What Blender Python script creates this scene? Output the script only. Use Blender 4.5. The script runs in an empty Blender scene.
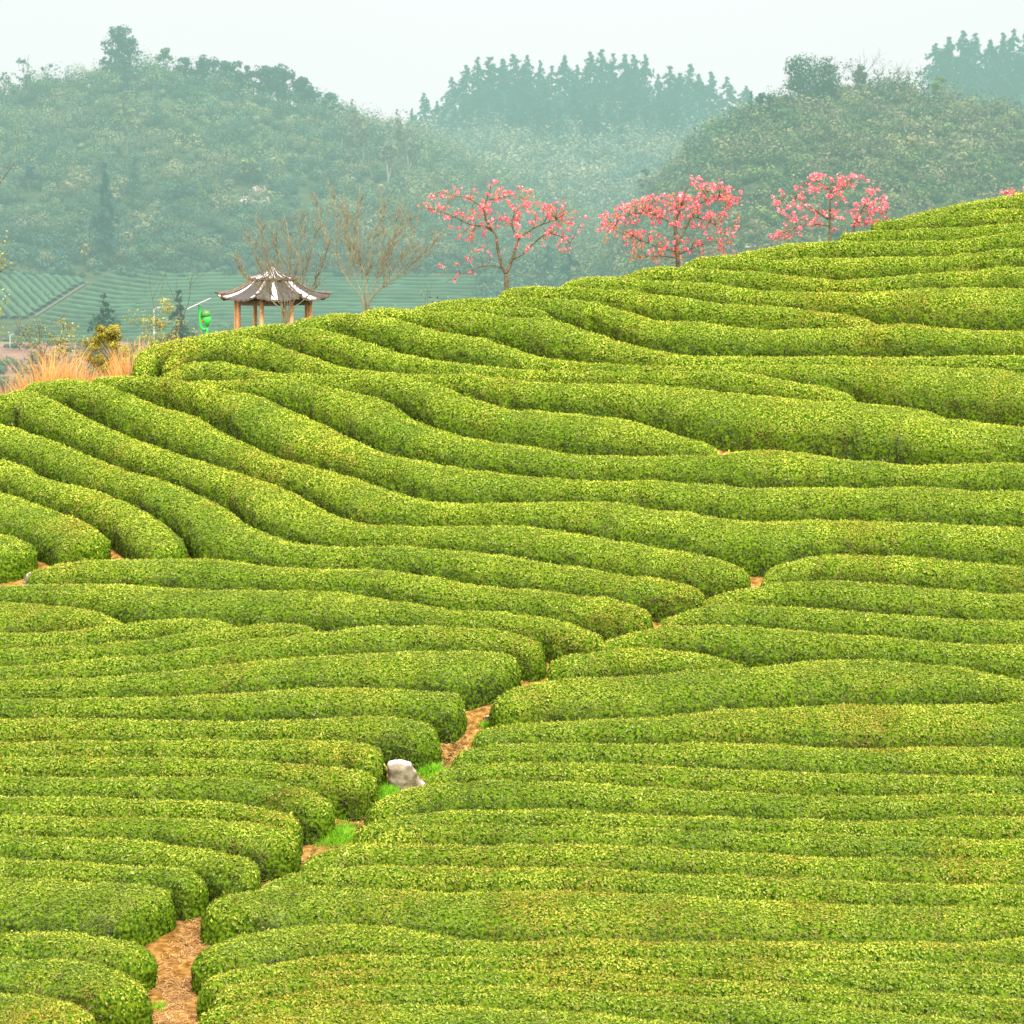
import bpy, math
import numpy as np
from math import radians, sin, cos, pi
from mathutils import Vector

rng = np.random.default_rng(7)
scene = bpy.context.scene
COL = scene.collection
F = 2500.0; CX = 512.0; YH = 230.0; ZC = 20.0     # focal length and horizon in photograph pixels, camera height

# ------------------------------------------------------------------ helpers
def sstep(a, b, x):
    t = np.clip((np.asarray(x, float) - a) / (b - a), 0, 1)
    return t * t * (3 - 2 * t)

def mesh_obj(name, V, faces, mats, parent=None, fmat=None, col=None, smooth=False, pcol=None):
    """V: n x 3, faces: list of int arrays (m x k)."""
    me = bpy.data.meshes.new(name)
    V = np.asarray(V, np.float32)
    me.vertices.add(len(V)); me.vertices.foreach_set('co', V.ravel())
    faces = [np.asarray(f, np.int32) for f in faces if len(f)]
    loops = np.concatenate([f.ravel() for f in faces])
    sizes = np.concatenate([np.full(len(f), f.shape[1], np.int32) for f in faces])
    starts = np.concatenate([[0], np.cumsum(sizes)[:-1]]).astype(np.int32)
    me.loops.add(len(loops)); me.loops.foreach_set('vertex_index', loops)
    me.polygons.add(len(sizes)); me.polygons.foreach_set('loop_start', starts)
    if fmat is not None: me.polygons.foreach_set('material_index', np.asarray(fmat, np.int32))
    sm = np.full(len(sizes), bool(smooth)) if np.isscalar(smooth) else np.asarray(smooth, bool)
    me.polygons.foreach_set('use_smooth', sm)
    for m in (mats if isinstance(mats, (list, tuple)) else [mats]): me.materials.append(m)
    if col is not None:
        a = me.attributes.new('col', 'FLOAT_COLOR', 'FACE')
        c = np.ones((len(sizes), 4), np.float32); c[:, :3] = col
        a.data.foreach_set('color', c.ravel())
    me.update(calc_edges=True)
    o = bpy.data.objects.new(name, me); COL.objects.link(o)
    if parent is not None: o.parent = parent
    return o

def tag(o, label=None, cat=None, group=None, kind=None):
    if label: o['label'] = label
    if cat: o['category'] = cat
    if group: o['group'] = group
    if kind: o['kind'] = kind
    return o

def empty(name, loc, label, cat, group=None, rz=0):
    o = bpy.data.objects.new(name, None); COL.objects.link(o)
    o.location = loc; o.rotation_euler = (0, 0, rz); o.empty_display_size = .2
    return tag(o, label, cat, group)

def copy_tree(src, loc, rz, sc, label=None):
    c = src.copy(); COL.objects.link(c); c.location = loc; c.rotation_euler = (0, 0, rz); c.scale = sc
    if label: c['label'] = label
    for ch in src.children:
        d = ch.copy(); COL.objects.link(d); d.parent = c
        for g in ch.children:
            e = g.copy(); COL.objects.link(e); e.parent = d
    return c

class MB:
    """collects shapes for one mesh"""
    def __init__(s): s.v = []; s.q = []; s.t = []; s.cq = []; s.ct = []; s.n = 0; s.mq = []; s.mt = []
    def quads(s, V, Q, col=(1, 1, 1), m=0):
        Q = np.asarray(Q); s.v.append(np.asarray(V, float)); s.q.append(Q + s.n); s.n += len(V)
        c = np.asarray(col, float); s.cq.append(np.broadcast_to(c, (len(Q), 3))); s.mq.append(np.full(len(Q), m))
    def tube(s, P, R, k=6, col=(1, 1, 1), m=0, cap=True):
        P = np.asarray(P, float); R = np.broadcast_to(np.asarray(R, float), (len(P),))
        T = np.gradient(P, axis=0); T /= np.linalg.norm(T, axis=1)[:, None] + 1e-9
        ref = np.array([0.31, 0.2, 0.93]) if abs(T[:, 2]).mean() < .8 else np.array([1., .1, 0])
        A = np.cross(T, ref); A /= np.linalg.norm(A, axis=1)[:, None] + 1e-9
        B = np.cross(T, A)
        th = np.arange(k) * 2 * pi / k
        V = P[:, None] + R[:, None, None] * (np.cos(th)[None, :, None] * A[:, None] + np.sin(th)[None, :, None] * B[:, None])
        n = len(P); i = np.arange(n - 1)[:, None] * k; j = np.arange(k)[None]; j2 = (j + 1) % k
        Q = np.stack([i + j, i + j2, i + k + j2, i + k + j], -1).reshape(-1, 4)
        VV = V.reshape(-1, 3)
        if cap:
            a = len(VV); VV = np.concatenate([VV, P[:1], P[-1:]])
            jj = np.arange(k); 
            c1 = np.stack([np.full(k, a), (jj + 1) % k, jj, jj], -1)
            T1 = np.stack([np.full(k, a), (jj + 1) % k, jj], -1)
            T2 = np.stack([np.full(k, a + 1), (n - 1) * k + jj, (n - 1) * k + (jj + 1) % k], -1)
            s.quads(VV, Q, col, m); s.t.append(np.concatenate([T1, T2]) + s.n - len(VV))
            s.ct.append(np.broadcast_to(np.asarray(col, float), (2 * k, 3))); s.mt.append(np.full(2 * k, m))
        else: s.quads(VV, Q, col, m)
    def box(s, c, d, rz=0, col=(1, 1, 1), m=0, tilt=0):
        x, y, z = np.array(d) / 2
        V = np.array([[-x, -y, -z], [x, -y, -z], [x, y, -z], [-x, y, -z], [-x, -y, z], [x, -y, z], [x, y, z], [-x, y, z]])
        if tilt: V = V @ np.array([[cos(tilt), 0, -sin(tilt)], [0, 1, 0], [sin(tilt), 0, cos(tilt)]]).T
        V = V @ np.array([[cos(rz), -sin(rz), 0], [sin(rz), cos(rz), 0], [0, 0, 1]]).T + np.array(c)
        s.quads(V, [[0, 3, 2, 1], [4, 5, 6, 7], [0, 1, 5, 4], [1, 2, 6, 5], [2, 3, 7, 6], [3, 0, 4, 7]], col, m)
    def leaves(s, C, A, B, col, m=0):
        """diamond leaves: centre C, half axes A (long) and B (wide)"""
        n = len(C); V = np.stack([C - A, C + B - .15 * A, C + A, C - B - .15 * A], 1).reshape(-1, 3)
        s.quads(V, np.arange(4 * n).reshape(n, 4), col, m)
    def build(s, name, mats, parent=None, smooth=False):
        if not s.v: return None
        Q = np.concatenate(s.q); fs = [Q]; c = [np.concatenate(s.cq)]; fm = [np.concatenate(s.mq)]
        if s.t: fs.append(np.concatenate(s.t)); c.append(np.concatenate(s.ct)); fm.append(np.concatenate(s.mt))
        return mesh_obj(name, np.concatenate(s.v), fs, mats, parent, np.concatenate(fm), np.concatenate(c), smooth)

def unit(n): 
    v = rng.normal(size=(n, 3)); return v / np.linalg.norm(v, axis=1)[:, None]

def frame(nrm):
    """two unit tangents for each normal, random roll"""
    r = unit(len(nrm)); a = np.cross(nrm, r); a /= np.linalg.norm(a, axis=1)[:, None] + 1e-9
    return a, np.cross(nrm, a)

class SinNoise:
    def __init__(s, lo, hi, n=24, seed=0, dim=3):
        r = np.random.default_rng(seed); d = r.normal(size=(n, dim)); d /= np.linalg.norm(d, axis=1)[:, None]
        w = np.exp(r.uniform(np.log(lo), np.log(hi), n)); s.k = d * (2 * pi / w)[:, None]; s.p = r.uniform(0, 6.28, n); s.n = n
    def __call__(s, P): return np.sin(P @ s.k.T + s.p).sum(1) / math.sqrt(s.n / 2)

# ------------------------------------------------------------------ materials
def new_mat(name):
    m = bpy.data.materials.new(name); m.use_nodes = True; nt = m.node_tree; nt.nodes.clear()
    out = nt.nodes.new('ShaderNodeOutputMaterial'); return m, nt, out

def foliage_mat(name, transl=.25, rough=.5, spec=.25, patch=2.0, amt=.35, tint=(1, 1, 1), use_col=True, base=(.08, .14, .02)):
    m, nt, out = new_mat(name); N = nt.nodes.new; L = nt.links.new
    geo = N('ShaderNodeNewGeometry')
    nz = N('ShaderNodeTexNoise'); nz.inputs['Scale'].default_value = patch; nz.inputs['Detail'].default_value = 3
    L(geo.outputs['Position'], nz.inputs['Vector'])
    mr = N('ShaderNodeMapRange'); mr.inputs['From Min'].default_value = .3; mr.inputs['From Max'].default_value = .7
    mr.inputs['To Min'].default_value = 1 - amt; mr.inputs['To Max'].default_value = 1 + amt
    L(nz.outputs['Fac'], mr.inputs['Value'])
    if use_col:
        at = N('ShaderNodeAttribute'); at.attribute_name = 'col'; c0 = at.outputs['Color']
    else:
        rgb = N('ShaderNodeRGB'); rgb.outputs[0].default_value = (*base, 1); c0 = rgb.outputs[0]
    mul = N('ShaderNodeVectorMath'); mul.operation = 'SCALE'; L(c0, mul.inputs[0]); L(mr.outputs[0], mul.inputs['Scale'])
    p = N('ShaderNodeBsdfPrincipled'); L(mul.outputs[0], p.inputs['Base Color'])
    p.inputs['Roughness'].default_value = rough; p.inputs['Specular IOR Level'].default_value = spec
    if transl > 0:
        t = N('ShaderNodeBsdfTranslucent'); L(mul.outputs[0], t.inputs['Color'])
        mx = N('ShaderNodeMixShader'); mx.inputs[0].default_value = transl
        L(p.outputs[0], mx.inputs[1]); L(t.outputs[0], mx.inputs[2]); L(mx.outputs[0], out.inputs['Surface'])
    else: L(p.outputs[0], out.inputs['Surface'])
    return m

def noise_mat(name, stops, scale=1.0, detail=6, rough=.9, bump=.3, spec=.2, scale2=None, stops2=None, fac2=.5, dist=.05):
    """stops: [(pos, rgb)...] ramp over noise; optional second ramp mixed over a slower noise"""
    m, nt, out = new_mat(name); N = nt.nodes.new; L = nt.links.new
    geo = N('ShaderNodeNewGeometry')
    def ramp(sc, st, det):
        nz = N('ShaderNodeTexNoise'); nz.inputs['Scale'].default_value = sc; nz.inputs['Detail'].default_value = det
        L(geo.outputs['Position'], nz.inputs['Vector'])
        r = N('ShaderNodeValToRGB'); e = r.color_ramp.elements
        while len(e) < len(st): e.new(.5)
        for el, (ps, c) in zip(e, st): el.position = ps; el.color = (*c, 1)
        L(nz.outputs['Fac'], r.inputs[0]); return nz, r
    nz, r = ramp(scale, stops, detail); c = r.outputs[0]
    if stops2:
        nz2, r2 = ramp(scale2, stops2, 3); mx = N('ShaderNodeMix'); mx.data_type = 'RGBA'; mx.blend_type = 'MULTIPLY'
        mx.inputs[0].default_value = fac2; L(c, mx.inputs[6]); L(r2.outputs[0], mx.inputs[7]); c = mx.outputs[2]
    p = N('ShaderNodeBsdfPrincipled'); L(c, p.inputs['Base Color']); p.inputs['Roughness'].default_value = rough
    p.inputs['Specular IOR Level'].default_value = spec
    if bump:
        b = N('ShaderNodeBump'); b.inputs['Strength'].default_value = bump; b.inputs['Distance'].default_value = dist
        L(nz.outputs['Fac'], b.inputs['Height']); L(b.outputs[0], p.inputs['Normal'])
    L(p.outputs[0], out.inputs['Surface']); return m

M = {}
M['tea'] = foliage_mat('tea_leaves', .25, .45, .18, .8, .18)
M['tea_core'] = noise_mat('tea_core_green', [(.35, (.012, .035, .002)), (.5, (.05, .11, .005)), (.62, (.11, .19, .008))], 13, 3, .9, .8, .02)  # mottled dark green core under the leaf cards
M['leaf'] = foliage_mat('tree_leaves', .3, .55, .2, .35, .3)
M['wood'] = foliage_mat('woodland_leaves', .15, .8, .05, .06, .22)
M['bark'] = noise_mat('bark', [(.3, (.07, .07, .035)), (.7, (.17, .165, .085))], 9, 4, .9, .4)
M['bark_pale'] = noise_mat('pale_bark', [(.3, (.25, .23, .17)), (.7, (.42, .4, .3))], 5, 4, .9, .2)
M['twig'] = noise_mat('twig_bark', [(.3, (.14, .145, .075)), (.7, (.26, .26, .14))], 6, 3, .85, .2)
M['petal'] = foliage_mat('petals', .3, .6, .1, 3, .12)
M['straw'] = foliage_mat('dry_grass_blades', .25, .7, .1, 1.2, .2)
M['grassb'] = foliage_mat('grass_blades', .35, .5, .2, 2, .2)
M['soil'] = noise_mat('soil', [(.3, (.10, .05, .010)), (.5, (.25, .145, .030)), (.70, (.46, .30, .10))], 5.5, 9, .95, .7, .05,
                      .35, [(.35, (.62, .6, .5)), (.65, (1, 1, 1))], .8, .05)
M['rock'] = noise_mat('boulder_stone', [(.3, (.06, .06, .03)), (.5, (.19, .17, .10)), (.72, (.36, .34, .26))], 4.5, 9, .85, .8, .2,
                      1.4, [(.4, (.6, .65, .45)), (.6, (1, 1, 1))], .7, .05)

def paint_lit_top(m, c):  # whitens upward faces: sunlit top painted into the stone colour
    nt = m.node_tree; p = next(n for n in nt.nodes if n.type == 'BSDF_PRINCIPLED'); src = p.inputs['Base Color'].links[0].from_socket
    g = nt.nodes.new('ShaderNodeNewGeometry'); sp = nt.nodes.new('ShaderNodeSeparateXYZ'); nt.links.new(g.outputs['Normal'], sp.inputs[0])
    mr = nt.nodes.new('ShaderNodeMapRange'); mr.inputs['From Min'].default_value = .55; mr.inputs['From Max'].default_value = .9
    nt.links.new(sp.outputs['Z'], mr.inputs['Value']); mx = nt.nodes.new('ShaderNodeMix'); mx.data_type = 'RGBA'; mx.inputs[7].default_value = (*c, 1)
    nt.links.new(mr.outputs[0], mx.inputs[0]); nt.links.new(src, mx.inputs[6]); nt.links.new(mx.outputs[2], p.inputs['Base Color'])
paint_lit_top(M['rock'], (.52, .51, .48))

# ------------------------------------------------------------------ terrain
def depth(px, py):
    px = np.asarray(px, float); py = np.asarray(py, float)
    return 50 + (1024 - py) * .055 + 5 * np.clip(1 - px / 1024, 0, 1.3) ** 1.5 * sstep(720, 400, py)

def unproj(px, py, Y):
    px = np.asarray(px, float); py = np.asarray(py, float); Y = np.asarray(Y, float)
    return np.stack(np.broadcast_arrays((px - CX) / F * Y, Y, (YH - py) / F * Y + ZC), -1)

HB = 0.95            # hedge height above the soil
SILX = [-1500, -400, 0, 60, 140, 170, 240, 330, 430, 510, 640, 740, 830, 912, 1024, 1150, 1300, 1700, 2600]
SILY = [470, 420, 396, 388, 374, 354, 332, 316, 304, 290, 271, 254, 239, 217, 194, 176, 166, 160, 160]
def sil(px): 
    return np.interp(px, SILX, SILY)

H1X = [-1400, -300, 0, 60, 120, 160, 220, 300, 340, 400, 450, 520, 600, 680, 900]
H1Y = [150, 118, 96, 84, 74, 72, 86, 108, 122, 136, 160, 190, 225, 262, 320]
H2X = [-400, 300, 380, 430, 500, 600, 680, 740, 800, 900, 1400]
H2Y = [190, 165, 150, 138, 122, 116, 124, 138, 150, 170, 220]
H3X = [540, 600, 640, 680, 710, 750, 800, 850, 900, 960, 1024, 1150, 1500, 2400]
H3Y = [330, 272, 215, 165, 134, 115, 99, 88, 90, 106, 120, 140, 180, 230]
H4X = [700, 860, 920, 980, 1100, 1400, 2400]
H4Y = [230, 150, 104, 92, 86, 110, 170]
def hill(px, Y, X_, Y_, yb, yr, zb):
    zr = (YH - np.interp(px, X_, Y_)) / F * yr
    s = np.clip((Y - yb) / (yr - yb), 0, 1) ** .92
    back = np.clip(Y - yr, 0, None) * .22
    return np.where(Y < yb, -99, np.where(Y <= yr, zb + (zr - zb) * s, zr - back))
def far_z(px, Y):
    """height (camera at 0) of everything beyond the tea hill"""
    px = np.asarray(px, float); Y = np.asarray(Y, float)
    v = np.interp(Y, [0, 200, 330, 337, 372, 380, 460, 700, 4000], [-20, -20, -19.9, -19.0, -17.2, -16.4, -7.4, -4, 0])
    z = np.maximum(v, hill(px, Y, H1X, H1Y, 460, 620, -7.4))
    z = np.maximum(z, hill(px, Y, H2X, H2Y, 560, 900, -7))
    z = np.maximum(z, hill(px, Y, H3X, H3Y, 300, 480, -21))
    z = np.maximum(z, hill(px, Y, H4X, H4Y, 560, 850, -7))
    return np.maximum(z, v)

def ridge(px):
    s = sil(px); Y = depth(px, s); return Y, (YH - s) / F * Y - HB
def beyond_z(px, Y):
    Yr, zr = ridge(px); d = Y - Yr
    near = zr - .05 * np.clip(d, 0, 14) - .2 * sstep(0, 2, d)
    w = sstep(12, 120, d)
    return near * (1 - w) + far_z(px, Y) * w

def ground_world(px, Y):
    """soil point beyond the ridge"""
    z = beyond_z(px, Y); return np.stack(np.broadcast_arrays((np.asarray(px) - CX) / F * Y, Y, z + ZC), -1)

def build_ground():
    pxs = np.concatenate([np.linspace(-1500, -250, 26)[:-1], np.arange(-250, 1290, 7.), np.linspace(1290, 2600, 27)])
    t = np.concatenate([np.linspace(0, 1, 150)])                   # near slope
    n = len(pxs); rows = []
    nz = SinNoise(.6, 4, 30, 3)
    for a in t:
        s = sil(pxs); py = 1850 + (s - 1850) * a
        P = unproj(pxs, py, depth(pxs, py)); P[:, 2] -= HB
        P[:, 2] += .035 * nz(P) * (1 if a < .995 else 0)
        rows.append(P)
    first = rows[0].copy(); first[:, 1] -= 25; first[:, 0] *= 3; rows.insert(0, first)
    Yr, zr = ridge(pxs)
    for d in [.7, 1.4, 2.2, 3.2, 4.5, 6, 8, 10, 12.5, 15, 18, 22, 26, 31, 37, 44, 52, 61, 72, 85, 100, 115, 130]:
        rows.append(ground_world(pxs, Yr + d))
    Ylast = Yr + 130
    for Y in list(range(232, 470, 6)) + list(range(470, 940, 10)) + [960, 1000, 1060, 1150, 1300, 1600, 2100, 3000, 4500]:
        rows.append(ground_world(pxs, np.maximum(Ylast + .1, Y) if Y < 260 else np.full(n, float(Y))))
    V = np.stack(rows); R = len(rows)
    i = np.arange(R - 1)[:, None] * n + np.arange(n - 1)[None]
    Q = np.stack([i, i + 1, i + n + 1, i + n], -1).reshape(-1, 4)
    Vf = V.reshape(-1, 3)
    # soil on the tea hill, grassy / leafy ground beyond
    cen = Vf[Q].mean(1)
    far = (np.arange(R - 1)[:, None].repeat(n - 1, 1) > 151).ravel()
    terr = far & (cen[:, 1] > 329) & (cen[:, 1] < 379)
    cpx = CX + cen[:, 0] / cen[:, 1] * F
    terr &= cpx < 250
    fm = np.where(terr, 2, np.where(far, 1, 0))
    mg = noise_mat('rough_grass_ground', [(.3, (.03, .05, .018)), (.6, (.07, .1, .035)), (.75, (.12, .12, .06))], .25, 8, .95, .3, .05)
    mt = noise_mat('red_earth_terrace', [(.3, (.16, .08, .05)), (.55, (.3, .17, .11)), (.75, (.2, .2, .08))], .22, 7, .95, .3, .05)
    o = mesh_obj('ground', Vf, [Q], [M['soil'], mg, mt], fmat=fm, smooth=True)
    tag(o, 'brown soil of the tea hill with the valley floor and hills beyond', 'ground', kind='structure')

# ------------------------------------------------------------------ tea rows
def spline(P, n_per=10):
    """Catmull-Rom through P, dense"""
    P = np.asarray(P, float)
    A = np.vstack([2 * P[0] - P[1], P, 2 * P[-1] - P[-2]]); out = []
    t = np.linspace(0, 1, n_per, endpoint=False)[:, None]
    for i in range(1, len(A) - 2):
        p0, p1, p2, p3 = A[i - 1], A[i], A[i + 1], A[i + 2]
        out.append(.5 * (2 * p1 + (p2 - p0) * t + (2 * p0 - 5 * p1 + 4 * p2 - p3) * t ** 2 + (3 * p1 - p0 - 3 * p2 + p3) * t ** 3))
    out.append(P[-1:]); return np.concatenate(out)

def crest_paths():
    res = []
    for label, pts in HEDGES:
        P = np.array(pts, float)
        if P[0, 0] <= 1:
            k = (P[min(3, len(P) - 1), 1] - P[0, 1]) / (P[min(3, len(P) - 1), 0] - P[0, 0]); k = np.clip(k, -.3, .3)
            P = np.vstack([[-130, P[0, 1] - 95 * k], [-65, P[0, 1] - 55 * k], P])
        if P[-1, 0] >= 1020:
            k = (P[-1, 1] - P[-3, 1]) / (P[-1, 0] - P[-3, 0]); k = np.clip(k, -.15, .15)
            P = np.vstack([P, [1090, P[-1, 1] + 55 * k], [1155, P[-1, 1] + 95 * k]])
        if P[0, 0] > 1 and label[:5] != 'faint': P = np.vstack([P[0] + (P[0] - P[1]) / np.linalg.norm(P[0] - P[1]) * (9 if P[0, 1] < 800 else 4), P])
        if P[-1, 0] < 1020: P = np.vstack([P, P[-1] + (P[-1] - P[-2]) / np.linalg.norm(P[-1] - P[-2]) * (9 if P[-1, 1] < 800 else 4)])
        S = spline(P, 12)
        W = unproj(S[:, 0], S[:, 1], depth(S[:, 0], S[:, 1])); W[:, 2] -= HB      # soil under the crest
        d = np.concatenate([[0], np.cumsum(np.linalg.norm(np.diff(W, axis=0), axis=1))])
        n = max(6, int(d[-1] / .2)); u = np.linspace(0, d[-1], n)
        ce = .55 * (1 - np.cos(np.linspace(0, pi / 2, 9)))[:-1]
        u = np.concatenate([ce, u[(u > .6) & (u < d[-1] - .6)], (d[-1] - ce)[::-1]])
        W = np.stack([np.interp(u, d, W[:, j]) for j in range(3)], 1)
        S = np.stack([np.interp(u, d, S[:, j]) for j in range(2)], 1)
        res.append((label, W, S, u))
    return res

def soil_grad(S):
    """slope of the soil (dz/dx, dz/dy) under photograph points S"""
    e = 1.0
    def g(px, py): return unproj(px, py, depth(px, py))
    a = (g(S[:, 0] + e, S[:, 1]) - g(S[:, 0] - e, S[:, 1])) / 2
    b = (g(S[:, 0], S[:, 1] + e) - g(S[:, 0], S[:, 1] - e)) / 2
    det = a[:, 0] * b[:, 1] - a[:, 1] * b[:, 0]
    return np.stack([(a[:, 2] * b[:, 1] - a[:, 1] * b[:, 2]) / det, (a[:, 0] * b[:, 2] - a[:, 2] * b[:, 0]) / det], 1)

def movavg(x, k):
    p = np.pad(x, (k, k), mode='edge'); c = np.cumsum(np.insert(p, 0, 0)); w = 2 * k + 1
    return (c[w:] - c[:-w]) / w

FW = .415
def build_hedges():
    paths = crest_paths()
    allP = np.concatenate([p[1] for p in paths])[:, :2]; own = np.concatenate([np.full(len(p[1]), i) for i, p in enumerate(paths)])
    nb = SinNoise(.5, 1.6, 30, 11); nl = SinNoise(1.5, 6, 24, 12); patch = SinNoise(1.2, 5, 24, 13); patch2 = SinNoise(3, 14, 20, 14)
    fine = SinNoise(.16, .5, 40, 15)
    pock = SinNoise(.35, 1.3, 30, 16)
    total = 0
    for hi, (label, W, S, u) in enumerate(paths):
        n = len(W); T = np.gradient(W[:, :2], axis=0) + 1e-9; T /= np.linalg.norm(T, axis=1)[:, None]
        T = np.stack([movavg(T[:, 0], 2), movavg(T[:, 1], 2)], 1); T /= np.linalg.norm(T, axis=1)[:, None]
        N = np.stack([T[:, 1], -T[:, 0]], 1)                          # towards the camera side
        D = allP[None] - W[:, None, :2]; R = np.hypot(D[..., 0], D[..., 1]); R[:, own == hi] = 99
        side = (D * N[:, None]).sum(-1) / (R + 1e-6)
        df = np.where(side > .35, R, 99).min(1); db = np.where(side < -.35, R, 99).min(1)
        wf = movavg(np.clip(np.maximum(df * FW, df - 1.0), .3, 1.75), 4); wb = movavg(np.clip(db * FW, .3, .8), 4)
        L0 = .45; s0 = np.clip(u / L0, 0, 1); s1 = np.clip((u[-1] - u) / L0, 0, 1)
        e = np.minimum(s0, s1); cap = np.sqrt(np.clip(1 - (1 - e) ** 2, .0004, 1))
        G = soil_grad(S); sl = (G * N).sum(1)
        h = (HB - .05) * (1 + .02 * nl(W)) * cap ** .4
        K = 17; th = np.linspace(pi, 0, K)
        cx = np.sign(np.cos(th)) * np.abs(np.cos(th)) ** .66; sz = np.abs(np.sin(th)) ** .62
        off = np.where(cx[None] > 0, wf[:, None], wb[:, None]) * cx[None] * cap[:, None]
        z = h[:, None] * sz[None] + sl[:, None] * off * (1 - .62 * sz[None]) - .3 * (sz[None] < .05)
        V = np.empty((n, K, 3)); V[..., :2] = W[:, None, :2] + N[:, None] * off[..., None]; V[..., 2] = W[:, None, 2] + z
        # normals
        dS = np.gradient(V, axis=0); dK = np.gradient(V, axis=1); NR = np.cross(dS, dK)
        NR /= np.linalg.norm(NR, axis=2)[..., None] + 1e-9
        cen = W.copy(); cen[:, 2] += .4; sg = np.sign((NR * (V - cen[:, None])).sum(-1)); NR *= np.where(sg == 0, 1, sg)[..., None]
        bump = (.03 * nb(V.reshape(-1, 3)) + .012 * fine(V.reshape(-1, 3))).reshape(n, K)
        cr_u = np.cumsum(rng.uniform(.55, 1.6, int(u[-1] / .55) + 2)); cr_u = cr_u[cr_u < u[-1] - .3]
        depth_c = rng.uniform(.2, 1, len(cr_u))
        G = (np.exp(-((u[:, None] - cr_u[None]) / .16) ** 2) * depth_c[None]).sum(1) if len(cr_u) else np.zeros(n)
        ragged = np.interp(u, np.arange(0, u[-1] + 1, .33), rng.normal(0, .007, len(np.arange(0, u[-1] + 1, .33))))
        V[..., 2] += ragged[:, None] * sz[None]
        V -= NR * (G[:, None] * np.where(sz > .85, .018, .065)[None] * np.clip(sz * 3, .2, 1)[None])[..., None]
        V += NR * (bump * np.where(sz > .8, .32, 1.5 - .6 * sz)[None])[..., None] * np.clip(sz * 3, .3, 1)[None, :, None]
        i = np.arange(n - 1)[:, None] * K + np.arange(K - 1)[None]
        Q = np.stack([i, i + 1, i + K + 1, i + K], -1).reshape(-1, 4)
        VV = V.reshape(-1, 3)
        qh = np.broadcast_to(((sz[:-1] + sz[1:]) / 2)[None], (n - 1, K - 1)).ravel()
        c = np.array([.022, .045, .008])[None] * (.45 + 1.0 * qh[:, None] ** 1.5)
        mb = MB(); mb.quads(VV, Q, c, 1)
        # caps
        # leaves over the surface
        perim = np.linalg.norm(np.diff(V, axis=1), axis=2)            # n x K-1
        seg = np.linalg.norm(np.diff(W, axis=0), axis=1)
        area = perim[:-1] * seg[:, None]
        fac = np.broadcast_to(np.where(th[:-1] > 2.3, .4, np.where(sz[:-1] < .15, .6, 1.0))[None], area.shape)
        mid = (S[:-1, 0] + S[1:, 0]) / 2; out = ((mid < -25) | (mid > 1050))[:, None]
        dist = W[:-1, 1][:, None]
        dens = 680 * (62 / dist) ** .7 * np.where(out, .5, 1)
        lam = area * fac * dens; cnt = rng.poisson(lam)
        ii, jj = np.nonzero(cnt); rep = cnt[ii, jj]; ii = np.repeat(ii, rep); jj = np.repeat(jj, rep); m = len(ii); total += m
        a = rng.random(m)[:, None]; b = rng.random(m)[:, None]
        bl = lambda A: (A[ii, jj] * (1 - a) + A[ii + 1, jj] * a) * (1 - b) + (A[ii, jj + 1] * (1 - a) + A[ii + 1, jj + 1] * a) * b
        P = bl(V); nr = bl(NR); hz = (sz[jj] * (1 - b[:, 0]) + sz[jj + 1] * b[:, 0])
        crest = sstep(.93, 1, hz) * (jj <= 7); top = sstep(.72, .98, hz) * np.clip(nr[:, 2], 0, 1)
        size = .0335 * (P[:, 1] / 62) ** .12 * np.exp(rng.normal(0, .25, m))
        P = P + nr * (rng.uniform(-.03, .03, m) + .02 * top * rng.random(m) + np.where(rng.random(m) < .012 * top, rng.uniform(.03, .10, m), 0))[:, None]
        ln = nr + .5 * unit(m); ln[:, 2] += .2; ln /= np.linalg.norm(ln, axis=1)[:, None]
        A, B = frame(ln)
        up = np.array([0, 0, 1.]) - ln * ln[:, 2:3]; wgt = (rng.random(m) < .5)[:, None]
        A = np.where(wgt, up + .5 * A, A); A /= np.linalg.norm(A, axis=1)[:, None] + 1e-9; B = np.cross(ln, A)
        # upright new shoots on the clipped top
        sh = (rng.random(m) < .4 * top)[:, None]
        A = np.where(sh, np.array([0, 0, 1.]) + .55 * unit(m), A); A /= np.linalg.norm(A, axis=1)[:, None]
        B = np.where(sh, np.cross(A, unit(m)), B); B /= np.linalg.norm(B, axis=1)[:, None] + 1e-9
        # colours
        f = np.clip(rng.normal(.5, .20, m), 0, 1)[:, None]
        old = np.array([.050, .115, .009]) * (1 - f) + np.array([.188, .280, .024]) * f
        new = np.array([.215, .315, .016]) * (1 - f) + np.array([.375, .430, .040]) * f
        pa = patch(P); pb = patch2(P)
        w = np.clip(.05 + .36 * sstep(.35, .97, hz) + .10 * sstep(66, 90, P[:, 1]) * hz + .08 * top + .55 * crest + .17 * pa + .10 * pb + rng.normal(0, .075, m), 0, 1)[:, None]  # young leaf share by height; also paints in the lit top and crest edge
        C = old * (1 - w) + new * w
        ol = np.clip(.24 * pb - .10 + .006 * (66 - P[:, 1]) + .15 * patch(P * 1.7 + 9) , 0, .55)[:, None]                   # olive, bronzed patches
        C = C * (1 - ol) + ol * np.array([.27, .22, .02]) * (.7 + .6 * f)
        C *= (1 - .30 * np.clip(G[ii] * (1 - a[:, 0]) + G[ii + 1] * a[:, 0], 0, 1) * (1 - .7 * crest))[:, None]  # shade in the creases between bushes painted into the leaf colour
        pk = sstep(.35, 1.3, pock(P)) * (1 - sstep(.55, .9, hz))  # mask for shaded pockets painted low on the faces
        C *= ((.20 + .92 * sstep(.18, 1.0, hz)) * (1 - .5 * pk) * (1 + .22 * sstep(68, 90, P[:, 1])))[:, None]  # painted in: shade towards the foot, pockets, haze lightening on far rows
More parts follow.
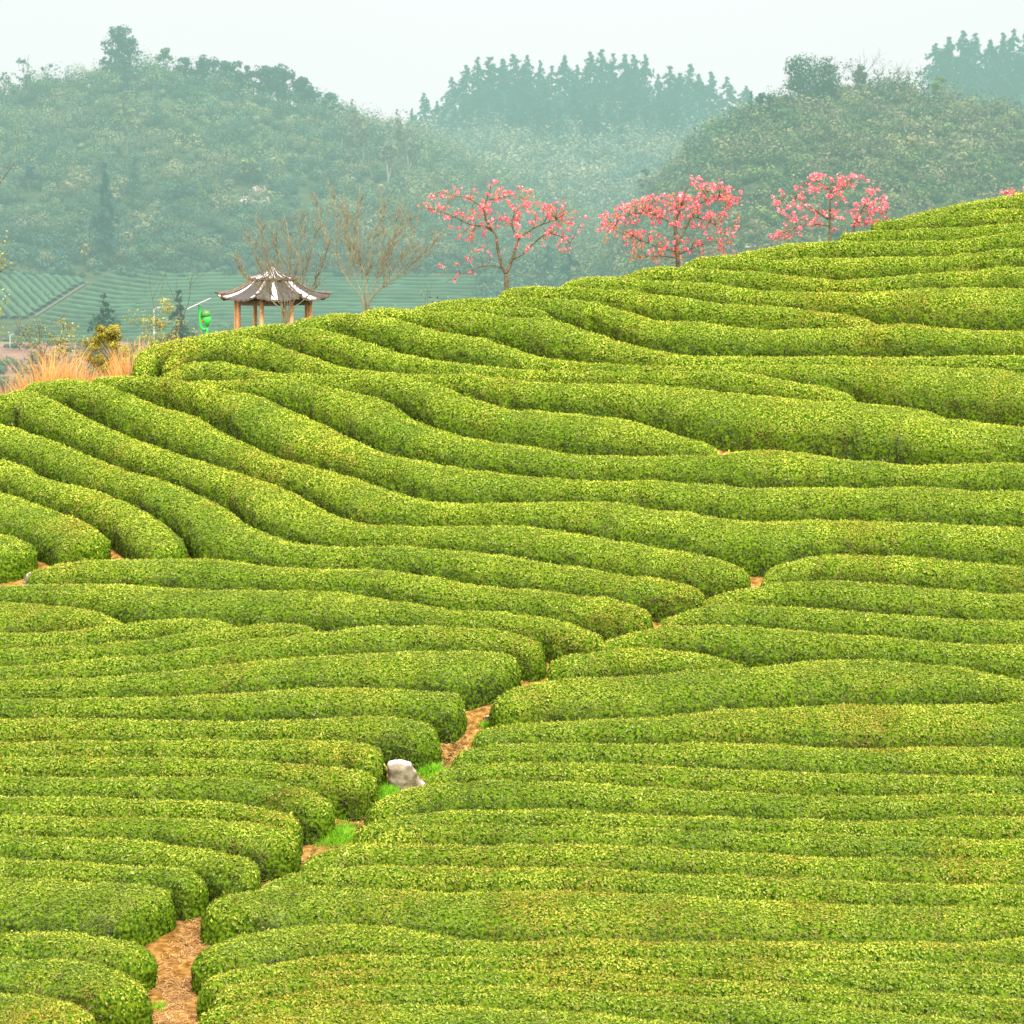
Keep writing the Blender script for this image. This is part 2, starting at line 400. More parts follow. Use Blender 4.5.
        gl = rng.random(m) < .07; C[gl] = C[gl] * 1.1 + np.array([.07, .085, .05]); dk = rng.random(m) < .12; C[dk] *= .5  # some leaves paled as painted glints, others darkened at random
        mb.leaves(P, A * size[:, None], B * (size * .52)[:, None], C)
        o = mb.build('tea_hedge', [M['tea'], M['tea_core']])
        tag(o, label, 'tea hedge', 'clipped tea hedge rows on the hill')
    scene["leaves"] = total
# ---- traced top lines of the clipped tea rows (photograph coordinates, laid onto the terrain below) ----
HEDGES = [
 # upper right slope, from the skyline down
 ("topmost tea hedge row on the right skyline below the orange red tree tip", [(908,217.5),(925,213),(941,209),(960.7,205.4),(988,200.5),(1008,196.6),(1024,193.7)]),
 ("second tea hedge row below the right skyline, thin and sunlit", [(880,223),(905,219),(930,215.5),(958,212),(985,210),(1002,209),(1024,208)]),
 ("third tea hedge row below the right skyline, tapering left beneath the pink tree", [(848,233),(870,230.5),(898,229),(930,227.5),(972,226.5),(1000,224.5),(1024,223)]),
 ("tea hedge row meeting the skyline just right of the rightmost pink tree trunk", [(741,254),(767,248.5),(796,244),(830,241),(850,241.5),(890,240),(930,240.5),(951,240),(980,237),(1007,233),(1024,231)]),
 ("tea hedge row starting at the skyline between the two right pink trees", [(684,266),(695,261),(708,258),(728,255.5),(741,256),(770,259),(796,257.5),(830,257.3),(863,257),(898,257.7),(933,256.7),(961,254),(1000,250),(1024,248.3)]),
 ("tea hedge row whose left tip lies at the foot of the middle pink tree", [(622,277),(646,269.5),(665,267),(683,268),(708,270),(747,271),(776,274),(806,276.8),(830,279),(853,280),(883,277.6),(906,275.5),(933,273.4),(972,271),(1000,267.5),(1024,266.5)]),
 ("tea hedge row starting on the skyline left of the middle pink tree and running right", [(564,286),(575,280.5),(596,277.7),(630,278.6),(659,280.5),(689,281.5),(714,283.5),(739,288),(776,290.7),(830,292),(863,292),(892,291),(908,289.5),(941,288.5),(972,287),(1005,288),(1024,289.4)]),
 ("tea row ending in a blunt tip on the upper right slope above a tall face", [(506,293),(518,287.5),(549,286.7),(565,287.5),(606,289),(640,290.6),(669,296),(698,300.5),(724,304),(757,305.5),(796,308),(824,312.8),(843,314),(863,319),(876,324)]),
 ("tea row beginning in a rounded nose on the upper slope right of the dark notch", [(594,301.5),(616,308.6),(640,315.4),(650,318.6),(679,320.6),(708,323.5),(739,328.4),(776,330),(824,328),(849,328),(863,325.8),(885,325),(908,325),(933,328),(957,329.4),(980,331),(1024,332)]),
 ("low tea hedge row along the skyline at the foot of the left pink tree", [(417,308.5),(440,303.5),(460,301),(480,299.5),(504,297),(534,297),(557,298.2),(577,300),(590,303)]),
 ("short tea hedge row ending at the dark notch below the left pink tree", [(430,308),(440,306.5),(460,305),(479,304.7),(504,306.6),(530,307.5),(544,313)]),
 ("long tea row from right of the larger bare tree, passing just under the dark notch", [(362,313),(372,310),(385,309),(407,310),(436,312),(460,312),(489,314.5),(518,317.4),(547,318.6),(557,322),(573,328),(588,334),(616,343),(640,348.6),(659,353),(704,358.5),(731,358),(786,357),(830,356.8),(880,357.6),(940,357.5),(1000,356),(1024,355.6)]),
 ("tea hedge row with a bulging face at the right edge, starting below the bare tree", [(298,321.5),(319,317),(339,315),(358,313.8),(385,317),(413,324),(436,331),(456,334.7),(480,338.8),(499,346),(526,355.5),(541,358.2),(577,362),(606,364),(640,365.5),(700,366.5),(745,365),(770,364),(820,364.5),(880,364.8),(940,366),(980,368),(1004,370),(1024,374)]),
 ("tea row from the skyline under the pavilion to a tapered tip at right", [(143,361),(148,351),(160,345),(180,340),(200,336.5),(220,333),(240,330),(267,326),(280,325),(300,326),(317,328),(338,333.7),(358,340.5),(381,348),(401,355),(428,359.7),(456,363.6),(480,366.5),(520,369),(557,370.3),(596,371),(640,371.5),(679,371.4),(720,372),(747,373.5),(767,376.5),(786,380.5),(815,386),(830,390),(846,397)]),
 ("tea row just in front of the pavilion row, reaching the right edge below its tip", [(172,357),(180,347),(194,340),(218,335),(237,335),(250,338),(267,341.5),(286,349),(306,356.6),(330,364.5),(345,368.5),(360,371),(377,371.8),(397,372.2),(420,373),(442,373.8),(479,375),(514,379),(537,381.8),(557,382.8),(596,383.8),(630,384),(679,386),(718,392),(767,397),(806,399.7),(853,402),(888,407),(912,410),(933,416.6),(949,421.5),(980,424.5),(1004,427.4),(1024,428.4)]),
 ("tea row whose low rounded nose lies below the ridge right of the dry grass", [(167,375),(175,367.4),(189,362),(208,361.5),(232,365.4),(267,372.7),(296,373.8),(330,374),(374,373.6),(400,375.5),(417,379.6),(442,387),(458,395.5),(480,403.5),(504,410),(537,412),(560,414),(589,416.6),(618,420.5),(647,428),(673,436),(696,442),(711,448)]),
 ("tea hedge row beginning faintly below the rounded nose and passing under the tapered tip", [(190,380.5),(210,380),(235,380),(260,379.5),(285,378.5),(309,382),(339,389.5),(364,395.5),(382,403.5),(397,416),(417,425.5),(446,434),(480,441.5),(497,444.4),(536,450),(569,455.7),(604,457),(649,457.6),(677,455.7),(706,454.3),(735,452.8),(764,452),(810,456),(850,461),(882,462.8),(908,466),(941,466.4),(980,465),(1024,464.5)]),
 ("tea hedge row starting at the dry grass edge, third groove from the left skyline", [(96,378),(112,376.5),(125,375.8),(139,375.6),(156,375.5),(176,379),(195,382.5),(215,386),(230,390),(255,396.5),(278,409.5),(306,422),(340,438.5),(362,448),(379,455),(409,461),(438,466),(469,471),(504,475.7),(540,478.5),(579,479.7),(618,481.6),(649,481.5),(688,483.6),(716,485.5),(750,488.7),(817,489.4),(890,487.7),(943,487.9),(993,491.5),(1024,492)]),
 ("tea hedge row with its top end behind the dry grass, second groove from the left", [(30,383.5),(48,381.5),(64,380.2),(80,380.3),(100,384),(122,393),(146,404),(176,412.7),(186,416),(200,426),(218,436),(239,445.5),(255,454),(280,462),(319,470),(348,478),(362,483),(383,491),(409,499),(438,503),(467,505.4),(497,504.4),(540,502.8),(579,502.2),(616,504),(637,508.2),(677,513.5),(716,518),(740,522),(773,524),(823,521.5),(870,522),(936,526),(985,528),(1024,529)]),
 ("tea row from the far left crest ending at the small soil gap right of centre", [(0,395),(14,391),(28,389.8),(40,394),(58,406),(72,415.7),(90,424.5),(109,433),(133,442.5),(156,450),(185,458),(204,463.5),(228,473),(257,482),(274,489),(297,501.5),(317,512),(346,522),(366,526.2),(399,527.2),(438,528),(485,526.4),(516,527.3),(548,530.8),(569,534),(599,539.6),(637,546.5),(677,553),(706,558.5),(725,564),(742,568.5)]),
 ("tea row sweeping from the left edge past the stubby row to a dark shaded end", [(0,427.5),(19,434),(43,440),(68,450),(94,461.6),(117,471),(146,478),(170,486),(187,495),(200,500.6),(217,512),(231,523),(242,529),(258,534.7),(277,540.5),(297,544.5),(326,546.4),(356,547.4),(389,546.8),(428,550),(469,554),(516,559.8),(545,564.5),(579,569),(608,574),(637,577.8),(665,581.5),(686,586.5),(697,590)]),
 ("stubby tea hedge row at the left ending in a broad block above the bare soil", [(0,461.6),(17,466),(27,474),(45,481),(78,488),(98,495),(121,505.5),(140,516),(154,528),(163,538)]),
 ("tea hedge row at the left ending in a round head beside the red soil patch", [(0,494),(19,498.7),(39,507),(58,514),(77,523.5),(88,532.5)]),
 ("small round tea bush end at the left edge beside the soil patch", [(0,536.6),(7,539.5),(14,544)]),
 # lower left
 ("tea hedge row starting right of the small white rock on the left", [(36,569),(58,564.5),(88,562),(136,560.2),(166,558.6),(199,559),(238,563),(277,567.3),(316,569),(356,570),(380,569.6),(409,574),(438,579),(467,586),(506,590),(548,592.5),(597,597.5),(626,604.5),(643,611)]),
 ("long tea hedge row running from the left edge just under the small white rock", [(0,584.5),(29,584.5),(68,585),(117,586.4),(156,587.4),(200,590.4),(240,591),(268,591),(307,592),(336,593.3),(368,598),(399,602.6),(430,608),(457,611.8),(489,612.4),(518,615),(548,619),(567,624.5),(587,631),(597,636)]),
 ("short wedge shaped tea row at the left edge, first of the thin wedges", [(0,602),(29,603),(58,608),(88,612.8),(107,618.6),(119,623)]),
 ("thin tea row at the left edge narrowing to a tip under the first wedge row", [(0,634),(39,633),(68,632),(88,627.6),(117,625),(146,622.4),(176,621),(205,621.4),(226,625)]),
 ("thin tea row rising from the left edge to a tip in the lower middle left", [(0,648.5),(39,648),(78,646),(117,642),(156,638),(195,632.3),(238,627.5),(262,624.8),(290,624.5),(308,628)]),
 ("tea row rising gently from the left edge to a rounded end by the path", [(0,665.5),(39,665),(68,661.6),(117,656.7),(156,653.8),(200,648),(258,639),(297,634.3),(336,629.8),(365,627.2),(395,626.4),(437,627),(475,628.5),(500,631),(518,635.5),(531,642)]),
 ("broad faced tea row ending right at the soil path in the middle of the picture", [(0,681),(39,680),(78,678),(136,674),(190,668.3),(219,664.6),(258,661.6),(307,657.7),(359,655.7),(388,654.5),(427,651.4),(465,652.3),(495,653.3),(512,656)]),
 ("tea hedge row with a squared end where the orange soil path shows", [(0,699.7),(58,700),(117,697.7),(180,696.8),(209,696),(248,694.8),(277,692),(326,690),(355,689.7),(378,691.5),(414,692.2),(437,694.2),(456,696)]),
 ("tea hedge row ending behind the big grey boulder, upper of two", [(0,719),(58,718.7),(117,720),(180,721.4),(240,721.4),(277,720.6),(320,720.4),(349,718.8),(385,717.6),(413,721.5),(427,726)]),
 ("narrow tea row ending directly against the left side of the grey boulder", [(0,742),(58,741.5),(117,742),(180,740.6),(218,740),(257,739.4),(297,740.5),(336,742.4),(358,744.5),(374,747)]),
 ("tea hedge row ending just below left of the grey boulder", [(0,757),(58,757),(136,757),(190,759.3),(228,760.6),(277,763),(326,767),(349,770),(367,773.5)]),
 ("tea hedge row ending at the bright green grass beside the path, left of it", [(0,775.7),(58,777.7),(137,777.7),(200,778),(228,778.6),(267,782),(287,786),(306,793),(318,799)]),
 ("olive tinged tea row curving down to the path above the lower green grass", [(0,796.8),(68,797),(117,798),(156,801),(205,803),(228,805),(257,808.8),(281,814),(292,819)]),
 ("tea hedge row with a large rounded end at the lower green grass tuft", [(0,815.7),(68,817),(117,817.7),(180,819),(228,820.4),(258,823.4),(280,828),(291,834)]),
 ("lower left tea row, third above the straw path end", [(0,836),(58,837),(117,839),(156,843.5),(190,848.5),(212,852.5),(236,858.5),(252,864)]),
 ("lower left tea row ending at the top of the straw covered path", [(0,860),(58,862),(117,865),(160,867),(182,870),(197,875)]),
 ("lower left tea row with the tallest face, beside the straw covered path", [(0,878),(58,879.7),(117,882.6),(150,886.5),(166,891)]),
 ("tea hedge row curving round the bottom left beside the open straw path", [(0,937),(24,935.3),(49,934),(88,939),(117,944.5),(136,951)]),
 ("second tea row from the bottom left corner, curving into the frame edge", [(0,958),(39,959),(68,960.7),(98,967),(117,976),(128,986)]),
 ("tea row cut by the bottom edge in the left corner", [(0,996),(20,997.5),(39,1000),(60,1007),(76,1016)]),
 # right block
 ("topmost row of the right block, starting right beside the small soil gap", [(771,573),(780,566.5),(796,562),(816,559),(835,557.3),(863,556),(902,558),(941,560.7),(980,564.6),(1024,567)]),
 ("second row of the right block, starting just under the small soil gap", [(711,598.5),(722,594.5),(738,590),(757,587),(786,582.6),(816,581),(850,581.4),(902,586),(951,590.6),(1000,594.4),(1024,595)]),
 ("third row of the right block, its left nose touching a dark shaded hedge end", [(667,620),(677,615.5),(689,612),(706,607.5),(737,606),(786,608),(824,610.5),(863,613.5),(902,616),(941,618),(980,621),(1024,622.7)]),
 ("fourth row of the right block, its left nose above the short tapered row", [(608,640),(620,635.5),(638,630.5),(669,626.5),(708,625),(747,627),(796,631),(830,634),(863,636.3),(906,640),(951,642.5),(990,644.7),(1024,645.7)]),
 ("short tapered tea row with both ends visible near the centre of the picture", [(557,659.5),(570,655),(597,650.5),(640,648.4),(669,650.4),(708,656),(728,660.8),(744,665.5)]),
 ("thick tea hedge with a big rounded left end beside the orange soil path", [(505,698),(517,690),(538,684),(567,679),(597,677),(640,675),(679,671.5),(708,669),(747,667.5),(777,664.8),(806,662),(850,660.3),(902,663.2),(941,667),(976,671.3),(1000,677),(1024,685)]),
 ("tea row with dark hollows low on its right side, below the thick rounded hedge", [(481,730.5),(499,727),(538,724),(577,723),(626,721),(660,718.5),(689,716),(738,711.7),(796,709.5),(840,706.8),(863,706.2),(912,707.6),(951,706.8),(990,705),(1024,704)]),
 ("tea row starting at the top of the soil path, below the row with dark hollows", [(463,752),(473,748.3),(499,744.2),(538,742.7),(597,743.6),(660,744.7),(684,745.4),(750,745.6),(817,749.2),(883,750.3),(941,749),(1024,748.5)]),
 ("tea row starting right of the bright grass beside the boulder", [(438,772.5),(451,766.5),(477,763),(540,762),(600,763.2),(680,767.5),(750,772.4),(833,774.3),(902,775),(961,776),(1024,777)]),
 ("thick tea row whose left nose lies right below the grey boulder", [(382,805),(390,798),(404,790),(418,785),(438,781.5),(477,780.7),(540,782),(606,784.5),(680,790.5),(767,795),(850,797),(892,796.6),(961,795.3),(1024,796.2)]),
 ("thin olive tea row right of the path, beneath the row nosing under the boulder", [(363,829),(379,821.5),(408,816),(457,813),(540,812),(606,814),(680,817),(750,819.6),(817,821),(863,822.5),(902,819.8),(941,818),(1024,817.7)]),
 ("tea row with a pointed left tip just below the thin olive row", [(379,836.5),(390,831.5),(408,826.5),(438,824),(486,824.3),(540,825.7),(606,826),(680,828),(767,832),(824,833),(863,835.6),(922,837.3),(980,841),(1024,840.7)]),
 ("tea row starting beside the lower bright green grass on the right", [(310,861),(319,856),(336,849.5),(356,845),(379,843),(437,843.4),(496,845.2),(540,846.2),(606,846),(684,848.4),(740,851.5),(784,854.5),(824,857),(883,858.6),(1024,860)]),
 ("narrow tea row just above the thick row that ends at the straw path", [(262,884.5),(275,880),(290,876),(307,873),(324,870.8),(346,869),(389,867.5),(428,866.7),(477,868.7),(540,870),(600,871.2),(684,874.7),(767,876.5),(824,879.4),(882,882.6),(961,885.7),(1024,886.4)]),
 ("thick tea row with a tall dark based face ending left at the straw path", [(217,904),(228,897),(246,891.5),(264,888),(285,886.3),(310,887),(345,888.5),(408,891.3),(467,893.4),(540,892.6),(600,893.6),(660,895),(720,899.4),(767,901.6),(824,905.6),(883,907.4),(950,908),(1024,908)]),
 ("tea row rounding to the straw path, below the tall dark based row", [(212,953),(222,947),(239,940),(258,933.5),(289,929.5),(336,930.3),(370,930.4),(406,932.2),(450,939),(506,942),(572,941.4),(640,943),(684,944.5),(750,944.8),(824,945.5),(916,945.4),(970,945.3),(992,944.5),(1008,942),(1024,941.5)]),
 ("fifth tea row from the bottom right, left end curving down to the path", [(212,979),(223,974),(239,969.5),(268,965.6),(301,961.7),(346,958),(390,957.5),(440,956.7),(510,956.3),(572,956.2),(640,957.2),(684,958.2),(760,959.2),(824,960.6),(902,962),(1024,964)]),
 ("faint partial tea row wedged in near the bottom right corner", [(718,963.5),(760,965),(800,967.3),(824,969),(883,971.3),(960,973.3),(1024,975.2)]),
 ("fourth tea row from the bottom on the right, long and yellow topped", [(219,992),(248,981.5),(278,975.5),(317,973),(360,971.2),(410,969.3),(456,968.3),(520,968.6),(572,969.7),(630,973),(684,977.4),(740,980.6),(784,983.2),(824,988),(863,991.6),(922,995),(970,997.5),(1024,1000)]),
 ("third tea row from the bottom on the right", [(203,1010.5),(219,1005.6),(248,1001),(278,996),(317,990.5),(345,988),(380,986.5),(456,984.6),(520,986.5),(572,989),(640,993),(684,995.4),(760,1001),(824,1006.4),(863,1009.3),(922,1015),(980,1020.5),(1024,1024)]),
 ("bottommost tea row, cut by the lower edge of the picture", [(229,1022),(243,1017),(258,1013.5),(297,1008),(346,1005.3),(380,1005.4),(425,1006.4),(473,1008),(520,1010.5),(572,1014),(630,1019),(680,1024),(760,1032),(850,1041)]),
]
# ------------------------------------------------------------------ plants beyond the ridge
def px_point(px, Y, z=None):
    """world point on the soil at bearing px and distance Y"""
    return ground_world(np.array([px]), np.array([float(Y)]))[0] if z is None else np.array([(px - CX) / F * Y, Y, z])

def row_z(py, Y): return (YH - py) / F * Y + ZC

def crown_cloud(C, R, n, size, col, jit=.25, flat=.8, shell=.55, lo_=.55, rj=.8):
    """leaf cards for many crowns at once: C m x 3 centres, R m x 3 radii, n per crown, col m x 3"""
    m = len(C); idx = np.repeat(np.arange(m), n); k = len(idx)
    d = unit(k); r = (shell + (1 - shell) * rng.random(k) ** .6)
    # lumps: a few sub-clusters per crown
    lump = unit(m * 7).reshape(m, 7, 3); w = (d[:, None] * lump[idx]).sum(-1).max(1)
    r *= .62 + .42 * w
    P = C[idx] + d * R[idx] * r[:, None]
    ln = d + rj * unit(k); ln[:, 2] += .3; ln /= np.linalg.norm(ln, axis=1)[:, None]
    A, B = frame(ln); s = (size[idx] if np.ndim(size) else size) * np.exp(rng.normal(0, .3, k))
    c = col[idx] * (1 + rng.normal(0, jit, k))[:, None].clip(.35, 1.8)
    c = c * (lo_ + (1.12 - lo_) * np.clip((d[:, 2] + .6) / 1.3, 0, 1))[:, None]  # crown shading painted in: lit tops, darker undersides
    return P, A * s[:, None], B * (s * flat)[:, None], c

def woodland(name, label, region, count, yb, yr, palette, weights, rpx, n_leaf, leafpx, seed, hfac=1.0, base_pow=.85):
    """bushy cover over one hillside: region (px0, px1)"""
    r = np.random.default_rng(seed)
    px = r.uniform(*region, count); s = r.random(count) ** base_pow
    Y = yb + (yr * 1.03 - yb) * s; z = far_z(px, Y)
    m = count
    rad = (rpx[0] + (rpx[1] * 1.35 - rpx[0]) * r.random(m) ** 2) * Y / F
    C = np.stack([(px - CX) / F * Y, Y, z + ZC + rad * .55 * hfac], 1)
    R = np.stack([rad, rad, rad * hfac * r.uniform(.7, 1.15, m)], 1)
    big = SinNoise(18, 80, 18, seed + 1); v = big(C)
    pal = np.array(palette); pick = r.choice(len(pal), m, p=np.array(weights) / sum(weights))
    alt = np.clip(((v + 1.2) / 2.4) * len(pal), 0, len(pal) - 1).astype(int)
    pick = np.where(r.random(m) < .45, alt, pick)
    col = pal[pick] * r.uniform(.72, 1.25, (m, 1))
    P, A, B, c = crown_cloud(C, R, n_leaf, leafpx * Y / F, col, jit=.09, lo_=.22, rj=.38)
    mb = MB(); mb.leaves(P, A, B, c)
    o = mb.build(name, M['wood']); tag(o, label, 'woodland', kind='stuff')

def conifer_meshes(seed, ragged=.5, n=1500, col=(.03, .075, .05), slim=.2, bare=.12, ls=1.0):
    """unit-height pine: trunk mesh and crown mesh builders (MB)"""
    r = np.random.default_rng(seed)
    tr = MB(); tr.tube([[0, 0, -.06], [.005, 0, .5], [0, .004, .97]], [.016, .010, .002], 6, (.1, .08, .06))
    cr = MB(); levels = 17; P = []; A = []; Bv = []; C = []
    for li in range(levels):
        t = li / (levels - 1); z = bare + (.99 - bare) * t ** .92
        L = slim * (1 - t ** 1.35) ** .9 * r.uniform(.6, 1.25) + .010
        nb = r.integers(4, 7)
        for b in range(nb):
            if r.random() < ragged * .35: continue
            a = r.uniform(0, 2 * pi); l = L * r.uniform(.55, 1.25)
            k = int(max(6, n * l / (slim * levels * 3.0)))
            q = r.random(k) ** .7
            dirv = np.array([cos(a), sin(a), 0])
            p = dirv * (q * l)[:, None]; p[:, 2] += z + .06 * l - .55 * l * q ** 1.5 + r.normal(0, .008, k)
            p += r.normal(0, .007 + .045 * l, (k, 3)) * [1, 1, .5]
            P.append(p); C.append(np.broadcast_to(np.array(col) * r.uniform(.65, 1.4), (k, 3)))
    P = np.concatenate(P); C = np.concatenate(C); k = len(P)
    ln = unit(k) + [0, 0, .6]; ln /= np.linalg.norm(ln, axis=1)[:, None]; a, b = frame(ln)
    s = .019 * ls * np.exp(r.normal(0, .3, k))
    cr.leaves(P, a * s[:, None] * 1.3, b * s[:, None] * .7, C * (1 + r.normal(0, .2, k))[:, None].clip(.4, 1.7))
    return tr, cr

def make_conifer(name, label, cat, loc, h, seed, group=None, width=1.0, **kw):
    root = empty(name, loc, label, cat, group, rz=float(rng.uniform(0, 6)))
    tr, cr = conifer_meshes(seed, **kw); tr.build('trunk', M['bark'], root, True); cr.build('crown', M['leaf'], root)
    root.scale = (h * width, h * width, h); return root

def grow(mb, P0, D, L, R, depth, r, tips, up=.25, spread=.6, nseg=4, k=5, col=(.2, .17, .1), kids=(2, 3), shrink=.68, minr=.012):
    """recursive limb"""
    pts = [np.array(P0, float)]; d = np.array(D, float) / np.linalg.norm(D)
    for i in range(nseg):
        d = d + r.normal(0, .12, 3) + np.array([0, 0, up * .2]); d /= np.linalg.norm(d)
        pts.append(pts[-1] + d * L / nseg)
    pts = np.array(pts); rad = np.linspace(R, max(R * shrink, minr * .5), nseg + 1)
    mb.tube(pts, rad, k, col, cap=False)
    tips.append(pts)
    if depth <= 0: return
    for _ in range(r.integers(kids[0], kids[1] + 1)):
        q = r.integers(max(1, nseg // 2), nseg + 1)
        dd = d + spread * r.normal(0, 1, 3); dd[2] += up; dd /= np.linalg.norm(dd)
        grow(mb, pts[q], dd, L * r.uniform(.55, .85), max(rad[q] * .72, minr * .6), depth - 1, r, tips, up, spread, max(3, nseg - 1), max(3, k - 1), col, kids, shrink, minr)

def broad_tree(name, label, cat, loc, h, w, seed, col, group=None, n=1800, leaf=.16, lumps=16, trunk_frac=.45, bark='bark', open_=.5, thick=.024, zlo=.38, cone=False, lr=.2):
    """leafy tree: trunk with limbs and a lumpy crown with gaps"""
    r = np.random.default_rng(seed); root = empty(name, loc, label, cat, group)
    tr = MB(); tips = []
    grow(tr, (0, 0, -.4), (r.normal(0, .05), r.normal(0, .05), 1), h * trunk_frac, h * thick, 3, r, tips, .35, .55, 4, 6, (.5, .5, .5), (2, 3))
    tr.build('trunk', M[bark], root, True)
    c = np.zeros((lumps, 3)); a = r.uniform(0, 6.28, lumps); q = np.sqrt(r.random(lumps)); zz = r.uniform(zlo, .92, lumps)
    prof = np.sin(np.clip((zz - .2) / .8, 0, 1) * pi * .92 + .1) 
    if cone: prof = np.clip(1.15 - zz, .1, 1) ** .8
    c[:, 0] = np.cos(a) * q * w / 2 * prof * .85; c[:, 1] = np.sin(a) * q * w / 2 * prof * .85; c[:, 2] = zz * h
    R = np.full((lumps, 3), w * lr) * r.uniform(.6, 1.25, (lumps, 1)) * [1, 1, .75]
    cols = np.array(col) * r.uniform(.7, 1.3, (lumps, 1))
    P, A, B, cc = crown_cloud(c, R, max(20, n // lumps), leaf, cols, shell=.35)
    keep = rng.random(len(P)) > open_ * .4
    cr = MB(); cr.leaves(P[keep], A[keep], B[keep] * .7, cc[keep]); cr.build('crown', M['leaf'], root)
    return root

def far_tree(kind, name, label, cat, px, py_base, py_top, Y, seed, group=None, **kw):
    """stands on the soil near (px, py_base) with its top at py_top"""
    h = (py_base - py_top) / F * Y
    loc = np.array([(px - CX) / F * Y, Y, row_z(py_base, Y)])
    if kind == 'conifer': return make_conifer(name, label, cat, loc, h, seed, group, **kw)
    return broad_tree(name, label, cat, loc, h, kw.pop('wpx') / F * Y, seed, group=group, **kw)

def hill_Y(px, py, yb, yr, fn):
    """distance at which the sight line through (px, py) meets the hillside"""
    Y = np.linspace(yb, yr, 400); z = fn(px, Y); p = YH - z / Y * F
    i = np.argmin(np.abs(p - py)); return float(Y[i])

